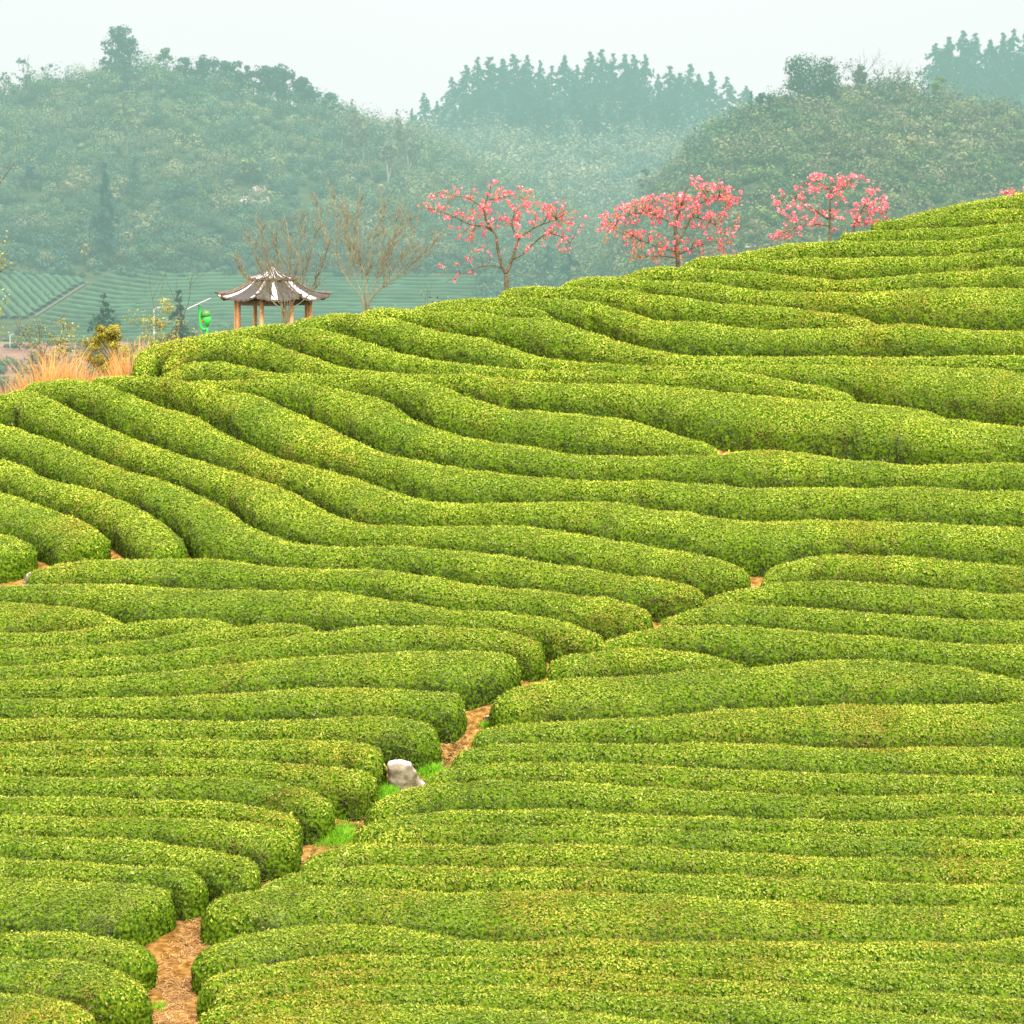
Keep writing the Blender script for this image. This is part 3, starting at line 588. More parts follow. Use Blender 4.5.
def build_far():
    far1 = lambda p, Y: far_z(np.full(len(Y), float(p)), Y)
    # ---- bush cover on the hillsides
    woodland('hillside_woodland', 'hazy bush and bamboo cover on the large left hill', (-190, 700), 3200, 461, 622,
             [(.07, .16, .085), (.12, .22, .085), (.20, .26, .10), (.28, .30, .14), (.16, .22, .11), (.06, .14, .09)], [3, 3, 3, 2, 2, 2], (5, 15), 260, .82, 21, 1.1, 1.15)
    woodland('hillside_woodland', 'pale misty woodland on the low middle hill between the two big hills', (330, 800), 2300, 600, 905,
             [(.15, .22, .13), (.27, .31, .16), (.36, .37, .21), (.23, .28, .17), (.11, .20, .14)], [2, 3, 3, 2, 1], (8, 18), 110, 1.2, 22, 1.0, 1.0)
    woodland('hillside_woodland', 'olive green shrub and tree cover on the right hill', (560, 1230), 2600, 330, 483,
             [(.06, .13, .04), (.11, .18, .05), (.18, .21, .075), (.25, .26, .12), (.15, .25, .045), (.20, .20, .10)], [3, 3, 3, 2, 1, 2], (6, 17), 115, 1.2, 23, .95, .95)
    woodland('hillside_woodland', 'blue green forest on the distant far right ridge', (850, 1250), 700, 600, 860,
             [(.05, .12, .08), (.08, .15, .09), (.06, .12, .09)], [1, 1, 1], (8, 15), 90, 1.3, 24, 1.0)
    woodland('hillside_woodland', 'dark shrub line along the foot of the left hill above the tea field', (-190, 640), 900, 450, 470,
             [(.05, .12, .08), (.07, .15, .08), (.10, .17, .09)], [2, 2, 1], (4, 9), 80, 1.15, 25, .9, 1.0)
    woodland('hillside_woodland', 'misty trees on the valley floor behind the pink flowering trees', (478, 720), 1500, 250, 470,
             [(.07, .16, .08), (.11, .19, .08), (.17, .22, .10), (.06, .14, .09)], [3, 3, 2, 2], (6, 14), 100, 1.15, 26, .95, 1.0)
    woodland('valley_scrub', 'low scrub on the valley floor behind the dry grass', (-190, 240), 1300, 210, 336,
             [(.10, .17, .05), (.16, .2, .06), (.22, .2, .09), (.07, .13, .05)], [3, 2, 2, 2], (4, 10), 90, 1.15, 27, .8, 1.0)
    woodland('valley_scrub', 'scattered bushes along the edges of the pink earth terrace', (-190, 240), 190, 340, 378,
             [(.10, .17, .06), (.18, .2, .07), (.07, .13, .05)], [3, 2, 2], (3, 8), 90, 1.15, 28, .9, 1.0)
    # ---- pines of the middle ridge
    protos = []
    r = np.random.default_rng(5)
    xs = []
    spots = []
    for px, top, base in [(412, 112, 146), (424, 100, 142), (437, 98, 140), (452, 82, 134), (466, 72, 128), (478, 66, 126), (490, 62, 126), (503, 58, 124), (514, 54, 122), (527, 60, 122),
                          (540, 62, 122), (552, 66, 124), (565, 60, 122), (577, 64, 122), (590, 57, 122), (602, 56, 122), (613, 58, 122), (625, 53, 122), (634, 54, 124), (645, 55, 126),
                          (658, 72, 130), (670, 70, 132), (680, 71, 134), (690, 72, 136), (699, 75, 136), (711, 76, 138), (727, 77, 141),
                          (746, 92, 118)]:
        spots.append((px, top, base, 880))
    for row, (Y, dy, n) in enumerate([(850, 16, 24), (810, 34, 24), (770, 52, 20), (735, 66, 12)]):
        for i in range(n):
            px = 424 + (735 - 424 - row * 12) * (i + r.uniform(.1, .9)) / n + row * 5
            hh = np.interp(px, [410, 450, 520, 650, 735], [34, 58, 68, 66, 56])
            base = np.interp(px, [410, 450, 600, 740], [146, 138, 122, 140]) + dy + r.uniform(-4, 6)
            if base > np.interp(px, [400, 470, 560, 640, 690, 740], [140, 152, 168, 166, 150, 138]) + 12: continue
            spots.append((px, base - hh * r.uniform(.75, 1.05), base, Y))
    for i, (px, top, base, Y) in enumerate(spots):
        top += r.uniform(-5, 6); h = (base - top) / F * Y * 1.12; loc = (px - CX) / F * Y, Y, row_z(base, Y) - .06 * h
        if i < 5:
            o = make_conifer('pine_tree', 'tall blue green pine on the misty middle ridge', 'pine tree', loc, h, 100 + i, 'pines on the misty middle ridge',
                             slim=[.30, .36, .27, .42, .33][i], bare=[.2, .08, .28, .12, .3][i], col=(.012, .11, .10), n=2600, ragged=.35); protos.append(o)
        else: o = copy_tree(protos[i % 5], loc, float(r.uniform(0, 6)), (h * r.uniform(.7, 1.4),) * 2 + (h,))
    # ---- pines of the far right ridge
    for px, top, base, Y in [(936, 46, 92, 840), (949, 40, 96, 840), (963, 34, 98, 835), (975, 37, 98, 845), (990, 43, 100, 835), (1003, 36, 98, 840), (1014, 33, 98, 845), (1026, 35, 98, 835), (1042, 36, 98, 840), (944, 62, 104, 815), (969, 58, 106, 810), (996, 60, 106, 810), (1018, 56, 106, 812)]:
        h = (base - top) / F * Y * 1.1; o = copy_tree(protos[r.integers(5)], ((px - CX) / F * Y, Y, row_z(base, Y) - .05 * h), float(r.uniform(0, 6)), (h * r.uniform(1., 1.4),) * 2 + (h,),
                                                   'blue green pine on the far right ridge top')
        o['group'] = 'pines on the far right ridge'
    # ---- single trees on the left hill
    Y = 615
    far_tree('broad', 'tall_tree', 'tall dark spreading tree standing highest on the left hilltop', 'tree', 120, 84, 24, Y, 31, wpx=58, col=(.03, .105, .075), n=3600, leaf=.4, lumps=46, trunk_frac=.5, open_=.8, zlo=.22, cone=True, lr=.13)
    far_tree('conifer', 'conifer_tree', 'dark blue conifer just below the tall hilltop tree on the left', 'conifer', 126, 112, 62, 590, 32, slim=.24, col=(.02, .08, .075), n=1600)
    far_tree('broad', 'small_tree', 'small yellowish tree on the skyline right of the tall hilltop tree', 'tree', 165, 72, 46, Y, 33, wpx=20, col=(.14, .2, .08), n=700, leaf=.4, lumps=10, open_=.9)
    far_tree('broad', 'small_tree', 'thin airy tree on the skyline at the far left of the hill', 'tree', 22, 94, 57, 600, 34, wpx=26, col=(.12, .2, .1), n=420, leaf=.36, lumps=14, open_=1.6)
    far_tree('broad', 'small_tree', 'thin airy tree at the extreme left edge of the skyline', 'tree', 4, 100, 70, 600, 35, wpx=20, col=(.11, .19, .1), n=320, leaf=.36, lumps=10, open_=1.6)
    far_tree('broad', 'small_tree', 'wispy sapling on the skyline between the airy tree and the tall tree', 'tree', 48, 84, 62, 600, 36, wpx=14, col=(.12, .2, .1), n=160, leaf=.36, lumps=8, open_=1.6)
    sky = [(186, 60, 80), (204, 58, 82), (216, 62, 86), (228, 66, 92), (241, 66, 96), (254, 72, 100), (268, 72, 102), (279, 70, 104), (288, 74, 106), (298, 82, 110), (306, 86, 112), (318, 93, 118), (328, 97, 122)]
    first = None
    for i, (px, top, base) in enumerate(sky):
        h = (base - top) / F * Y * 1.25; loc = ((px - CX) / F * Y, Y, row_z(base, Y) - .5)
        if i in (0, 1, 2):
            o = broad_tree('ridge_tree', 'dark green tree on the falling right shoulder of the left hill', 'tree', loc, h, h * [1.0, .75, 1.25][i], 40 + i, (.03, .095, .07),
                           'dark trees along the left hill shoulder', n=1100, leaf=.34, lumps=18, open_=.9, lr=.16, zlo=.25)
            first = (first or []) + [(o, h)]
        else:
            p, ph = first[i % 3]; o = copy_tree(p, loc, float(r.uniform(0, 6)), (h / ph,) * 3)
    bare = [(343, 106, 158), (352, 104, 166), (362, 108, 172), (374, 112, 184), (387, 116, 190), (395, 114, 178), (408, 120, 176)]
    bp = None
    for i, (px, top, base) in enumerate(bare):
        Yb = hill_Y(px, base, 470, 620, far1); h = (base - top) / F * Yb; loc = ((px - CX) / F * Yb, Yb, row_z(base, Yb))
        if bp is None or i == 1:
            o = empty('bare_tree', loc, 'slender pale trunked bare tree on the right shoulder of the left hill', 'bare tree', 'slender pale bare trees on the left hill')
            q = np.random.default_rng(60 + i); tr = MB(); tips = []
            grow(tr, (0, 0, -.5), (.03, 0, 1), h * .40, .20, 3, q, tips, .5, .45, 5, 5, (.5, .5, .5), (2, 4), minr=.05); tr.build('trunk', M['bark_pale'], o, True)
            tp = np.concatenate([t[-2:] for t in tips[1:]]); cc = np.tile(np.array([.2, .22, .12]), (len(tp), 1))
            P, A, B, c = crown_cloud(tp, np.full((len(tp), 3), .9), 9, .26, cc); cr = MB(); cr.leaves(P, A, B, c); cr.build('crown', M['leaf'], o)
            bp = (bp or []) + [(o, h)]
        else:
            p, ph = bp[i % len(bp)]; copy_tree(p, loc, float(r.uniform(0, 6)), (h / ph,) * 3)
    def on_hill(kind, name, label, cat, px, base, top, yb, yr, seed, **kw):
        far_tree(kind, name, label, cat, px, base, top, hill_Y(px, base, yb, yr, far1) - 3, seed, **kw)
    on_hill('conifer', 'conifer_tree', 'tall dark conifer standing above the distant tea field on the left hill', 'conifer', 105, 262, 164, 465, 615, 71, slim=.15, col=(.03, .1, .075), n=2600)
    on_hill('conifer', 'conifer_tree', 'shorter dark conifer halfway up the left hill, right of the tall one', 'conifer', 134, 202, 158, 465, 615, 72, slim=.26, col=(.035, .105, .07), n=1700)
    on_hill('broad', 'dark_shrub', 'dark blue green shrub on the left part of the left hill', 'shrub', 30, 190, 164, 465, 615, 73, wpx=20, col=(.03, .09, .08), n=500, leaf=.35, lumps=9)
    on_hill('broad', 'dark_shrub', 'dark bush patch at mid height on the left hill, left of the white blossom', 'shrub', 185, 205, 185, 465, 615, 74, wpx=38, col=(.035, .1, .07), n=700, leaf=.35, lumps=12)
    on_hill('broad', 'blossom_tree', 'whitish blossoming tree on the left hill above the pavilion', 'tree', 256, 222, 184, 465, 615, 75, wpx=36, col=(.62, .56, .42), n=420, leaf=.26, lumps=12, open_=1.2, bark='bark_pale')
    on_hill('broad', 'yellow_shrub', 'small yellow shrub at the foot of the tall conifer on the left hill', 'shrub', 86, 262, 243, 465, 615, 76, wpx=14, col=(.5, .42, .1), n=220, leaf=.3, lumps=7)
    on_hill('broad', 'light_tree', 'light yellow green tree on the left hill above the white blossom tree', 'tree', 250, 184, 158, 465, 615, 77, wpx=28, col=(.2, .27, .08), n=600, leaf=.35, lumps=10)
    on_hill('broad', 'light_tree', 'pale yellow green tree below the dark conifer near the left hilltop', 'tree', 122, 132, 104, 465, 615, 78, wpx=30, col=(.22, .28, .1), n=600, leaf=.38, lumps=10)
    on_hill('broad', 'light_tree', 'pale cream tipped tree near the top of the left hill', 'tree', 150, 122, 108, 465, 615, 79, wpx=16, col=(.4, .36, .2), n=260, leaf=.35, lumps=7)
    # ---- right hill
    far_tree('broad', 'round_tree', 'big round dark green tree on top of the right hill', 'tree', 812, 112, 54, 470, 81, wpx=80, col=(.035, .105, .03), n=7000, leaf=.24, lumps=44, trunk_frac=.4, open_=.5, zlo=.12, lr=.16)
    far_tree('broad', 'round_tree', 'smaller round tree on the left shoulder of the right hill', 'tree', 764, 122, 93, 470, 82, wpx=26, col=(.045, .12, .04), n=1100, leaf=.28, lumps=12, open_=.4)
    far_tree('conifer', 'conifer_tree', 'little lone conifer on the skyline left of the right hilltop', 'conifer', 751, 126, 92, 468, 83, slim=.24, col=(.03, .09, .05), n=900)
    tops = [(843, 60, 92), (852, 58, 92), (864, 66, 94), (880, 68, 94), (893, 66, 98), (905, 72, 100)]
    bp2 = None
    for i, (px, top, base) in enumerate(tops):
        Yb = 472; h = (base - top) / F * Yb * 1.1; loc = ((px - CX) / F * Yb, Yb, row_z(base, Yb) - .3)
        if bp2 is None:
            o = broad_tree('bare_tree', 'thin leafless tree on the crest of the right hill', 'bare tree', loc, h, h * .7, 84, (.12, .14, .08), 'leafless trees on the right hill crest', n=260, leaf=.22, lumps=12, trunk_frac=.55, open_=1.6)
            bp2 = (o, h)
        else: copy_tree(bp2[0], loc, float(r.uniform(0, 6)), (h / bp2[1],) * 3)
    far_tree('broad', 'round_tree', 'dark tree behind the leafless trees on the right hill crest', 'tree', 858, 98, 64, 476, 85, wpx=22, col=(.04, .10, .05), n=700, leaf=.3, lumps=9)
    on_hill('broad', 'light_tree', 'bright yellow green bush near the top right of the right hill', 'tree', 940, 104, 76, 335, 478, 86, wpx=24, col=(.16, .26, .05), n=700, leaf=.26, lumps=10)
    on_hill('broad', 'yellow_shrub', 'slim yellow tree in the middle of the right hill', 'tree', 911, 158, 134, 335, 478, 87, wpx=14, col=(.36, .36, .08), n=420, leaf=.24, lumps=9)
    on_hill('broad', 'light_tree', 'feathery pale bamboo like tree low on the right hill', 'tree', 957, 188, 152, 335, 478, 88, wpx=34, col=(.26, .3, .13), n=700, leaf=.26, lumps=14, open_=1.2)
    on_hill('broad', 'light_tree', 'green tree low on the left flank of the right hill', 'tree', 786, 138, 108, 335, 478, 89, wpx=28, col=(.08, .19, .05), n=900, leaf=.26, lumps=12)
    on_hill('broad', 'yellow_shrub', 'yellow green bush on the hill edge left of the middle pink tree', 'shrub', 640, 236, 196, 335, 478, 90, wpx=34, col=(.28, .3, .05), n=900, leaf=.26, lumps=14)
    on_hill('broad', 'small_tree', 'small dark airy tree above the middle pink tree', 'tree', 646, 206, 166, 335, 478, 91, wpx=18, col=(.06, .14, .07), n=380, leaf=.26, lumps=9, open_=1.2)
    # ---- dark conifers low in the gap between the hills
    far_tree('conifer', 'conifer_tree', 'dark hazy conifer in the valley right of the left pink tree', 'conifer', 568, 293, 240, 430, 92, slim=.28, col=(.03, .10, .06), n=1800)
    far_tree('conifer', 'conifer_tree', 'broad dark hazy conifer behind the left pink tree in the valley', 'conifer', 548, 293, 246, 432, 93, slim=.34, col=(.035, .10, .07), n=1800)
    # ---- far tea rows
    tea_far()

def far_row(pts, label, group, h=.6, w=1.2):
    """a thin distant tea row; pts in photograph coordinates on the rising valley field"""
    S = spline(np.array(pts, float), 8); Ys = np.linspace(372, 459, 120)
    P = []
    for px, py in S:
        p = YH - far_z(np.full(120, px), Ys) / Ys * F
        Y = np.interp(-py, -p, Ys); z = float(far_z(np.array([px]), np.array([Y]))[0])
        P.append(((px - CX) / F * Y, Y, z + ZC))
    P = np.array(P); T = np.gradient(P[:, :2], axis=0); T /= np.linalg.norm(T, axis=1)[:, None] + 1e-9
    N = np.stack([T[:, 1], -T[:, 0]], 1); th = np.linspace(pi, 0, 7); n = len(P)
    V = np.empty((n, 7, 3)); V[..., :2] = P[:, None, :2] + N[:, None] * (np.cos(th) * w / 2)[None, :, None]
    V[..., 2] = P[:, 2:3] + (np.sin(th) ** .7 * h)[None]
    V += SN1(V.reshape(-1, 3)).reshape(n, 7)[..., None] * .06
    i = np.arange(n - 1)[:, None] * 7 + np.arange(6)[None]; Q = np.stack([i, i + 1, i + 8, i + 7], -1).reshape(-1, 4)
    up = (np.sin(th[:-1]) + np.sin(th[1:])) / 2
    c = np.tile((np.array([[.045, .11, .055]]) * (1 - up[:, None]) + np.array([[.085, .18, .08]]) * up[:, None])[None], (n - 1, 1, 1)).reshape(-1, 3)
    mb = MB(); mb.quads(V.reshape(-1, 3), Q, c); o = mb.build('distant_tea_row', M['wood'], smooth=True); tag(o, label, 'tea row', group)

SN1 = SinNoise(.8, 3, 20, 44)
def tea_far():
    lab = 'thin hazy tea row slanting across the distant left field above the pink track'
    for i in range(17):                                   # slanting rows left of the track
        x0 = -92 + i * 10.5
        y0 = 272 + max(0, x0) * .10
        d = 1.0; ex = x0 + 54; ey = y0 + 47
        # stop at the track
        lim = 80 - (ey - 285) * 1.55
        if ex > lim:
            f = (80 - (y0 - 285) * 1.55 - x0) / (54 + 47 * 1.55); f = max(.12, min(1, f)); ex = x0 + 54 * f; ey = y0 + 47 * f
        far_row([(x0, y0), (x0 + (ex - x0) * .3, y0 + (ey - y0) * .2), (x0 + (ex - x0) * .65, y0 + (ey - y0) * .6), (ex, ey)], lab, 'slanting tea rows on the distant field')
    lab = 'thin hazy tea row curving across the distant field behind the pavilion'
    for i in range(18):
        y = 269 + i * 4.1; xs = 94 - (y - 281) * 1.6 + 7
        far_row([(xs, y), (xs + 45, y + 7 - i * .2), (170, y + 8 - i * .45), (240, y + 6 - i * .4), (330, y + 7 - i * .4), (420, y + 8 - i * .4), (520, y + 9 - i * .4)][:7], lab, 'curving tea rows on the distant field')
    # pink earth track across the field
    Ys = np.linspace(372, 459, 120); L_ = []; R_ = []
    for py in np.linspace(283, 318, 18):
        px = 88 - (py - 283) * 1.55
        p = YH - far_z(np.full(120, px), Ys) / Ys * F; Y = float(np.interp(-py, -p, Ys))
        for wd, l in ((-.3, L_), (.3, R_)):
            x = (px - CX) / F * Y + wd; l.append((x, Y, float(far_z(np.array([CX + x / Y * F]), np.array([Y]))[0]) + ZC + .25))
    n = len(L_); mb = MB(); i = np.arange(n - 1); mb.quads(L_ + R_, np.stack([i, i + n, i + n + 1, i + 1], 1), (.17, .16, .09))
    o = mb.build('path', M['straw']); tag(o, 'pale earth track crossing the distant tea field', 'path', kind='structure')
    # small light green strips seen in the gap left of the middle pink tree
    for k in range(5):
        Y0 = 262; px = 577 + k * 8
        P = [((px + 5 * t - CX) / F * (Y0 + 30 - 30 * t), Y0 + 30 - 30 * t) for t in np.linspace(0, 1, 6)]
        P3 = np.array([(x, y, float(far_z(np.array([CX + x / y * F]), np.array([y]))[0]) + ZC) for x, y in P])
        zt = row_z(268, 290); P3[:, 2] += 0
        mb = MB(); V = []; th = np.linspace(pi, 0, 6)
        for p in P3:
            for a in th: V.append((p[0] + cos(a) * .45, p[1], p[2] + sin(a) * .8))
        i = np.arange(5)[:, None] * 6 + np.arange(5)[None]; mb.quads(V, np.stack([i, i + 1, i + 7, i + 6], -1).reshape(-1, 4), (.13, .25, .05))
        o = mb.build('distant_tea_row', M['wood'], smooth=True); tag(o, 'light green tea strip seen in the gap left of the middle pink tree', 'tea row', 'light green strips in the valley gap')
# ------------------------------------------------------------------ things on and behind the ridge
def stem_px(mb, pts, Y0, dY, R0, R1, k=6, col=(.5, .5, .5), sub=3):
    """limb traced in the photograph at distance Y0, leaning dY in depth towards its tip"""
    S = spline(np.array(pts, float), sub); t = np.linspace(0, 1, len(S)); Y = Y0 + dY * t
    P = np.stack([(S[:, 0] - CX) / F * Y, Y, (YH - S[:, 1]) / F * Y + ZC], 1)
    mb.tube(P, R0 + (R1 - R0) * t, k, col); return P

def soil_z(px, Y): return float(ground_world(np.array([px]), np.array([float(Y)]))[0][2])

def bare_fan_tree(label, px, py, Y, stems, seed, n_sub=9, twig_len=(.5, 1.1), dens=1.0):
    loc = ((px - CX) / F * Y, Y, soil_z(px, Y)); root = empty('bare_tree', loc, label, 'bare tree')
    r = np.random.default_rng(seed); tr = MB(); tw = MB(); off = np.array(loc)
    for i, st in enumerate(stems):
        dY = r.uniform(-1.4, 1.4)
        P = stem_px(tr, [(px + (st[0][0] - px) * .15, py + 34)] + list(st), Y, dY, .027 * r.uniform(.75, 1.25), .007, 6)
        n = int(n_sub * dens)
        for q in np.linspace(.38, .98, n):
            i0 = int(q * (len(P) - 2)); base = P[i0]; d = P[i0 + 1] - P[i0]; d /= np.linalg.norm(d)
            a = d + .48 * r.normal(0, 1, 3) * [1, 1, .4]; a[2] += .15; a /= np.linalg.norm(a)
            L = r.uniform(*twig_len) * (1.2 - .85 * q); pts = [base]
            for k in range(4): a = a + r.normal(0, .07, 3) + [0, 0, .05]; a /= np.linalg.norm(a); pts.append(pts[-1] + a * L / 4)
            tw.tube(pts, np.linspace(.011, .005, 5), 4, cap=False)
            for k2 in range(7):
                b = pts[r.integers(1, 4)]; e = a + .65 * r.normal(0, 1, 3) * [1, 1, .5]; e[2] += .3; e /= np.linalg.norm(e); l2 = L * r.uniform(.3, .65)
                tw.tube([b, b + e * l2 * .5 + r.normal(0, .02, 3), b + e * l2], [.007, .006, .004], 3, cap=False)
    for mb in (tr, tw): mb.v = [v - off for v in mb.v]
    tr.build('trunk', M['twig'], root, True); tw.build('twigs', M['twig'], root, True)
    return root

PINK = np.array([[.80, .16, .21], [.86, .27, .31], [.72, .11, .15], [.90, .45, .45]])
ORNG = np.array([[.66, .25, .07], [.55, .30, .06], [.72, .2, .1]])
def flower_tree(label, px, Y, limbs, clouds, seed, trunk_r=.11, orange=.25, fullness=1.0):
    """limbs: traced polylines (px points, r0, r1); clouds: ellipses (px, py, rx, ry, count) where twigs and flowers sit"""
    loc = ((px - CX) / F * Y, Y, soil_z(px, Y)); root = empty('flowering_tree', loc, label, 'flowering tree'); off = np.array(loc)
    r = np.random.default_rng(seed); tr = MB(); tw = MB(); fl = MB(); nodes = []
    for pts, r0, r1 in limbs:
        P = stem_px(tr, pts, Y, r.uniform(-1.1, 1.1) if r0 < trunk_r else 0, r0, r1, 7); nodes.append(P[len(P) // 4:])
    N = np.concatenate(nodes); lf = MB()
    for (cx, cy, rx, ry, cnt, *more) in clouds:
        og = more[0] if more else orange
        for _ in range(int(cnt * fullness)):
            a = r.uniform(0, 6.28); q = math.sqrt(r.random()); X = cx + rx * q * cos(a); Yp = cy + ry * q * sin(a); D = Y + r.uniform(-1.6, 1.6)
            T = np.array([(X - CX) / F * D, D, (YH - Yp) / F * D + ZC])
            j = np.argmin(np.linalg.norm((N - T) * [1, .6, 1.2], axis=1) + r.uniform(0, .25, len(N))); b = N[j]
            m1 = b + (T - b) * .5 + [0, 0, .06 * np.linalg.norm(T - b)] + r.normal(0, .05, 3)
            tw.tube([b, m1, T], [.014, .009, .004], 4, cap=False)
            # flower clusters along the outer part of the twig
            for k in range(r.integers(1, 5)):
                t = r.uniform(.3, 1); c = (m1 * (1 - t) + T * t) + r.normal(0, .05, 3); isor = r.random() < og
                n = 9 if not isor else 6; dd = unit(n); s = r.uniform(.03, .068) * (.75 if isor else 1)
                pts = c + dd * s * 1.15; nn = dd + .5 * unit(n); nn /= np.linalg.norm(nn, axis=1)[:, None]; A, B = frame(nn)
                pal = ORNG if isor else PINK; cc = pal[r.integers(len(pal), size=n)] * r.uniform(.8, 1.15, (n, 1))
                (lf if isor else fl).leaves(pts, A * s * .75, B * s * .62, cc)
    for mb in (tr, tw, fl, lf): mb.v = [v - off for v in mb.v]
    tr.build('trunk', M['bark'], root, True); tw.build('twigs', M['twig'], root, True); fl.build('blossoms', M['petal'], root); lf.build('leaves', M['petal'], root)
    return root

def build_flowers():
    flower_tree('pink flowering tree with a forked trunk, leftmost of the three on the skyline', 507, 97,
      [([(508, 318), (507, 292), (506, 274)], .115, .09), ([(506, 274), (502, 266), (498, 250), (495, 234), (486, 220), (485, 206), (489, 193), (492, 182)], .075, .015),
       ([(494, 232), (484, 226), (472, 225), (455, 217), (440, 211), (428, 208)], .05, .012), ([(486, 210), (470, 199), (452, 195), (440, 192)], .03, .01),
       ([(506, 274), (511, 262), (515, 250), (519, 239), (527, 232), (538, 226), (556, 219), (572, 209)], .07, .012),
       ([(513, 259), (524, 253), (533, 244), (546, 234), (560, 236), (570, 243)], .05, .012), ([(519, 239), (514, 232), (512, 224), (514, 212)], .035, .012),
       ([(503, 269), (496, 266), (487, 265.5), (474, 269), (460, 274), (446, 282)], .035, .008), ([(489, 200), (505, 197), (520, 195)], .02, .006)],
      [(462, 204, 36, 18, 95), (490, 192, 18, 12, 28), (520, 198, 16, 12, 34), (500, 214, 26, 15, 60), (540, 216, 30, 14, 80), (560, 212, 20, 14, 40), (470, 226, 26, 14, 40),
       (560, 240, 18, 16, 36), (480, 250, 28, 14, 20), (455, 272, 26, 16, 14), (432, 206, 14, 9, 12), (578, 224, 10, 10, 6), (535, 238, 22, 14, 22)], 301, .115, .38, .56)
    flower_tree('dense pink flowering tree in the middle of the three on the skyline', 678, 97,
      [([(679, 300), (678, 264), (676, 240), (675, 224)], .10, .075), ([(675, 224), (678, 214), (681, 206), (683, 196)], .06, .015), ([(675, 226), (666, 220), (648, 213), (630, 215), (612, 224)], .045, .01),
       ([(677, 246), (684, 232), (692, 216), (700, 203), (708, 192)], .05, .012), ([(677, 252), (662, 248), (640, 240), (616, 226)], .035, .01), ([(692, 216), (710, 222), (724, 232)], .03, .01),
       ([(678, 258), (660, 256), (640, 258)], .03, .008), ([(700, 203), (718, 198), (738, 197)], .025, .008), ([(678, 255), (698, 246), (716, 240)], .03, .008)],
      [(668, 205, 32, 14, 130), (698, 182, 8, 9, 22), (716, 192, 20, 10, 60), (735, 200, 12, 9, 30), (640, 212, 28, 14, 90), (610, 222, 12, 12, 26), (690, 212, 28, 18, 90), (720, 224, 22, 16, 50),
       (660, 238, 44, 16, 70), (620, 238, 22, 12, 30, .9), (650, 254, 38, 12, 60, .75), (632, 226, 22, 10, 24, .7), (708, 246, 24, 12, 40), (600, 236, 12, 6, 6), (732, 246, 8, 12, 10)], 302, .10, .38, .60)
    flower_tree('pink flowering tree with a straight upright trunk, rightmost of the three whole trees', 831, 96,
      [([(831, 275), (830, 236), (830, 210), (830, 185)], .075, .03), ([(828, 219), (818, 212), (806, 204), (791, 195), (780, 202)], .04, .01), ([(853, 262), (854, 228), (860, 214), (866, 203), (873, 190), (880, 184)], .05, .012),
       ([(830, 200), (842, 190), (856, 182)], .025, .008), ([(829, 226), (812, 224), (796, 228)], .03, .008), ([(830, 190), (820, 182), (808, 180)], .025, .008), ([(866, 206), (878, 208), (886, 214)], .025, .008)],
      [(822, 184, 24, 9, 64), (850, 184, 18, 12, 36), (795, 198, 24, 12, 46), (800, 216, 24, 14, 70), (838, 206, 22, 16, 36), (874, 204, 13, 16, 66), (852, 222, 24, 12, 44), (790, 236, 18, 7, 20), (768, 240, 12, 5, 12), (872, 222, 16, 7, 24), (776, 203, 6, 5, 6)], 303, .075, .24, .52)
    flower_tree('tip of an orange red flowering tree showing over the far right skyline', 1014, 97,
      [([(1016, 250), (1015, 214), (1012, 198), (1006, 190)], .06, .02), ([(1014, 206), (1024, 196), (1034, 184)], .04, .01)],
      [(1012, 193, 11, 5, 14), (1030, 190, 12, 9, 20), (1018, 204, 20, 8, 20)], 304, .06, .6)
    bare_fan_tree('small leafless tree whose stems fan out in front of the pavilion', 286, 322, 98,
      [[(282, 314), (268, 298), (252, 284), (240, 268), (235, 252)], [(284, 312), (276, 288), (270, 262), (262, 232), (259, 208)], [(285, 312), (284, 290), (280, 262), (274, 240), (268, 222)],
       [(287, 312), (288, 286), (290, 260), (288, 232), (284, 214)], [(288, 312), (294, 286), (298, 256), (302, 230), (301, 212)], [(289, 313), (300, 290), (308, 262), (314, 238), (318, 222)],
       [(290, 314), (306, 298), (318, 276), (325, 258), (330, 240)], [(285, 313), (272, 294), (262, 270), (252, 246), (246, 232)]], 311, 20, (.6, 1.7))
    bare_fan_tree('larger leafless tree with long fanning stems right of the pavilion', 366, 311, 96,
      [[(362, 300), (350, 284), (338, 262), (326, 236), (318, 208), (314, 192)], [(363, 300), (356, 280), (348, 256), (340, 228), (334, 200), (334, 186)], [(365, 298), (362, 272), (358, 244), (358, 214), (360, 182)],
       [(366, 298), (368, 268), (374, 238), (380, 210), (382, 190)], [(368, 300), (378, 280), (390, 252), (396, 222), (398, 196)], [(369, 301), (384, 284), (402, 260), (414, 234), (420, 206)],
       [(370, 302), (390, 282), (412, 264), (430, 248), (440, 232)], [(366, 299), (366, 276), (350, 244), (346, 216), (344, 196)], [(368, 300), (382, 270), (392, 246), (408, 224), (412, 204)]], 312, 21, (.6, 1.8))

def hexroof(A, z_of, n_side, rib, rough=0): pass

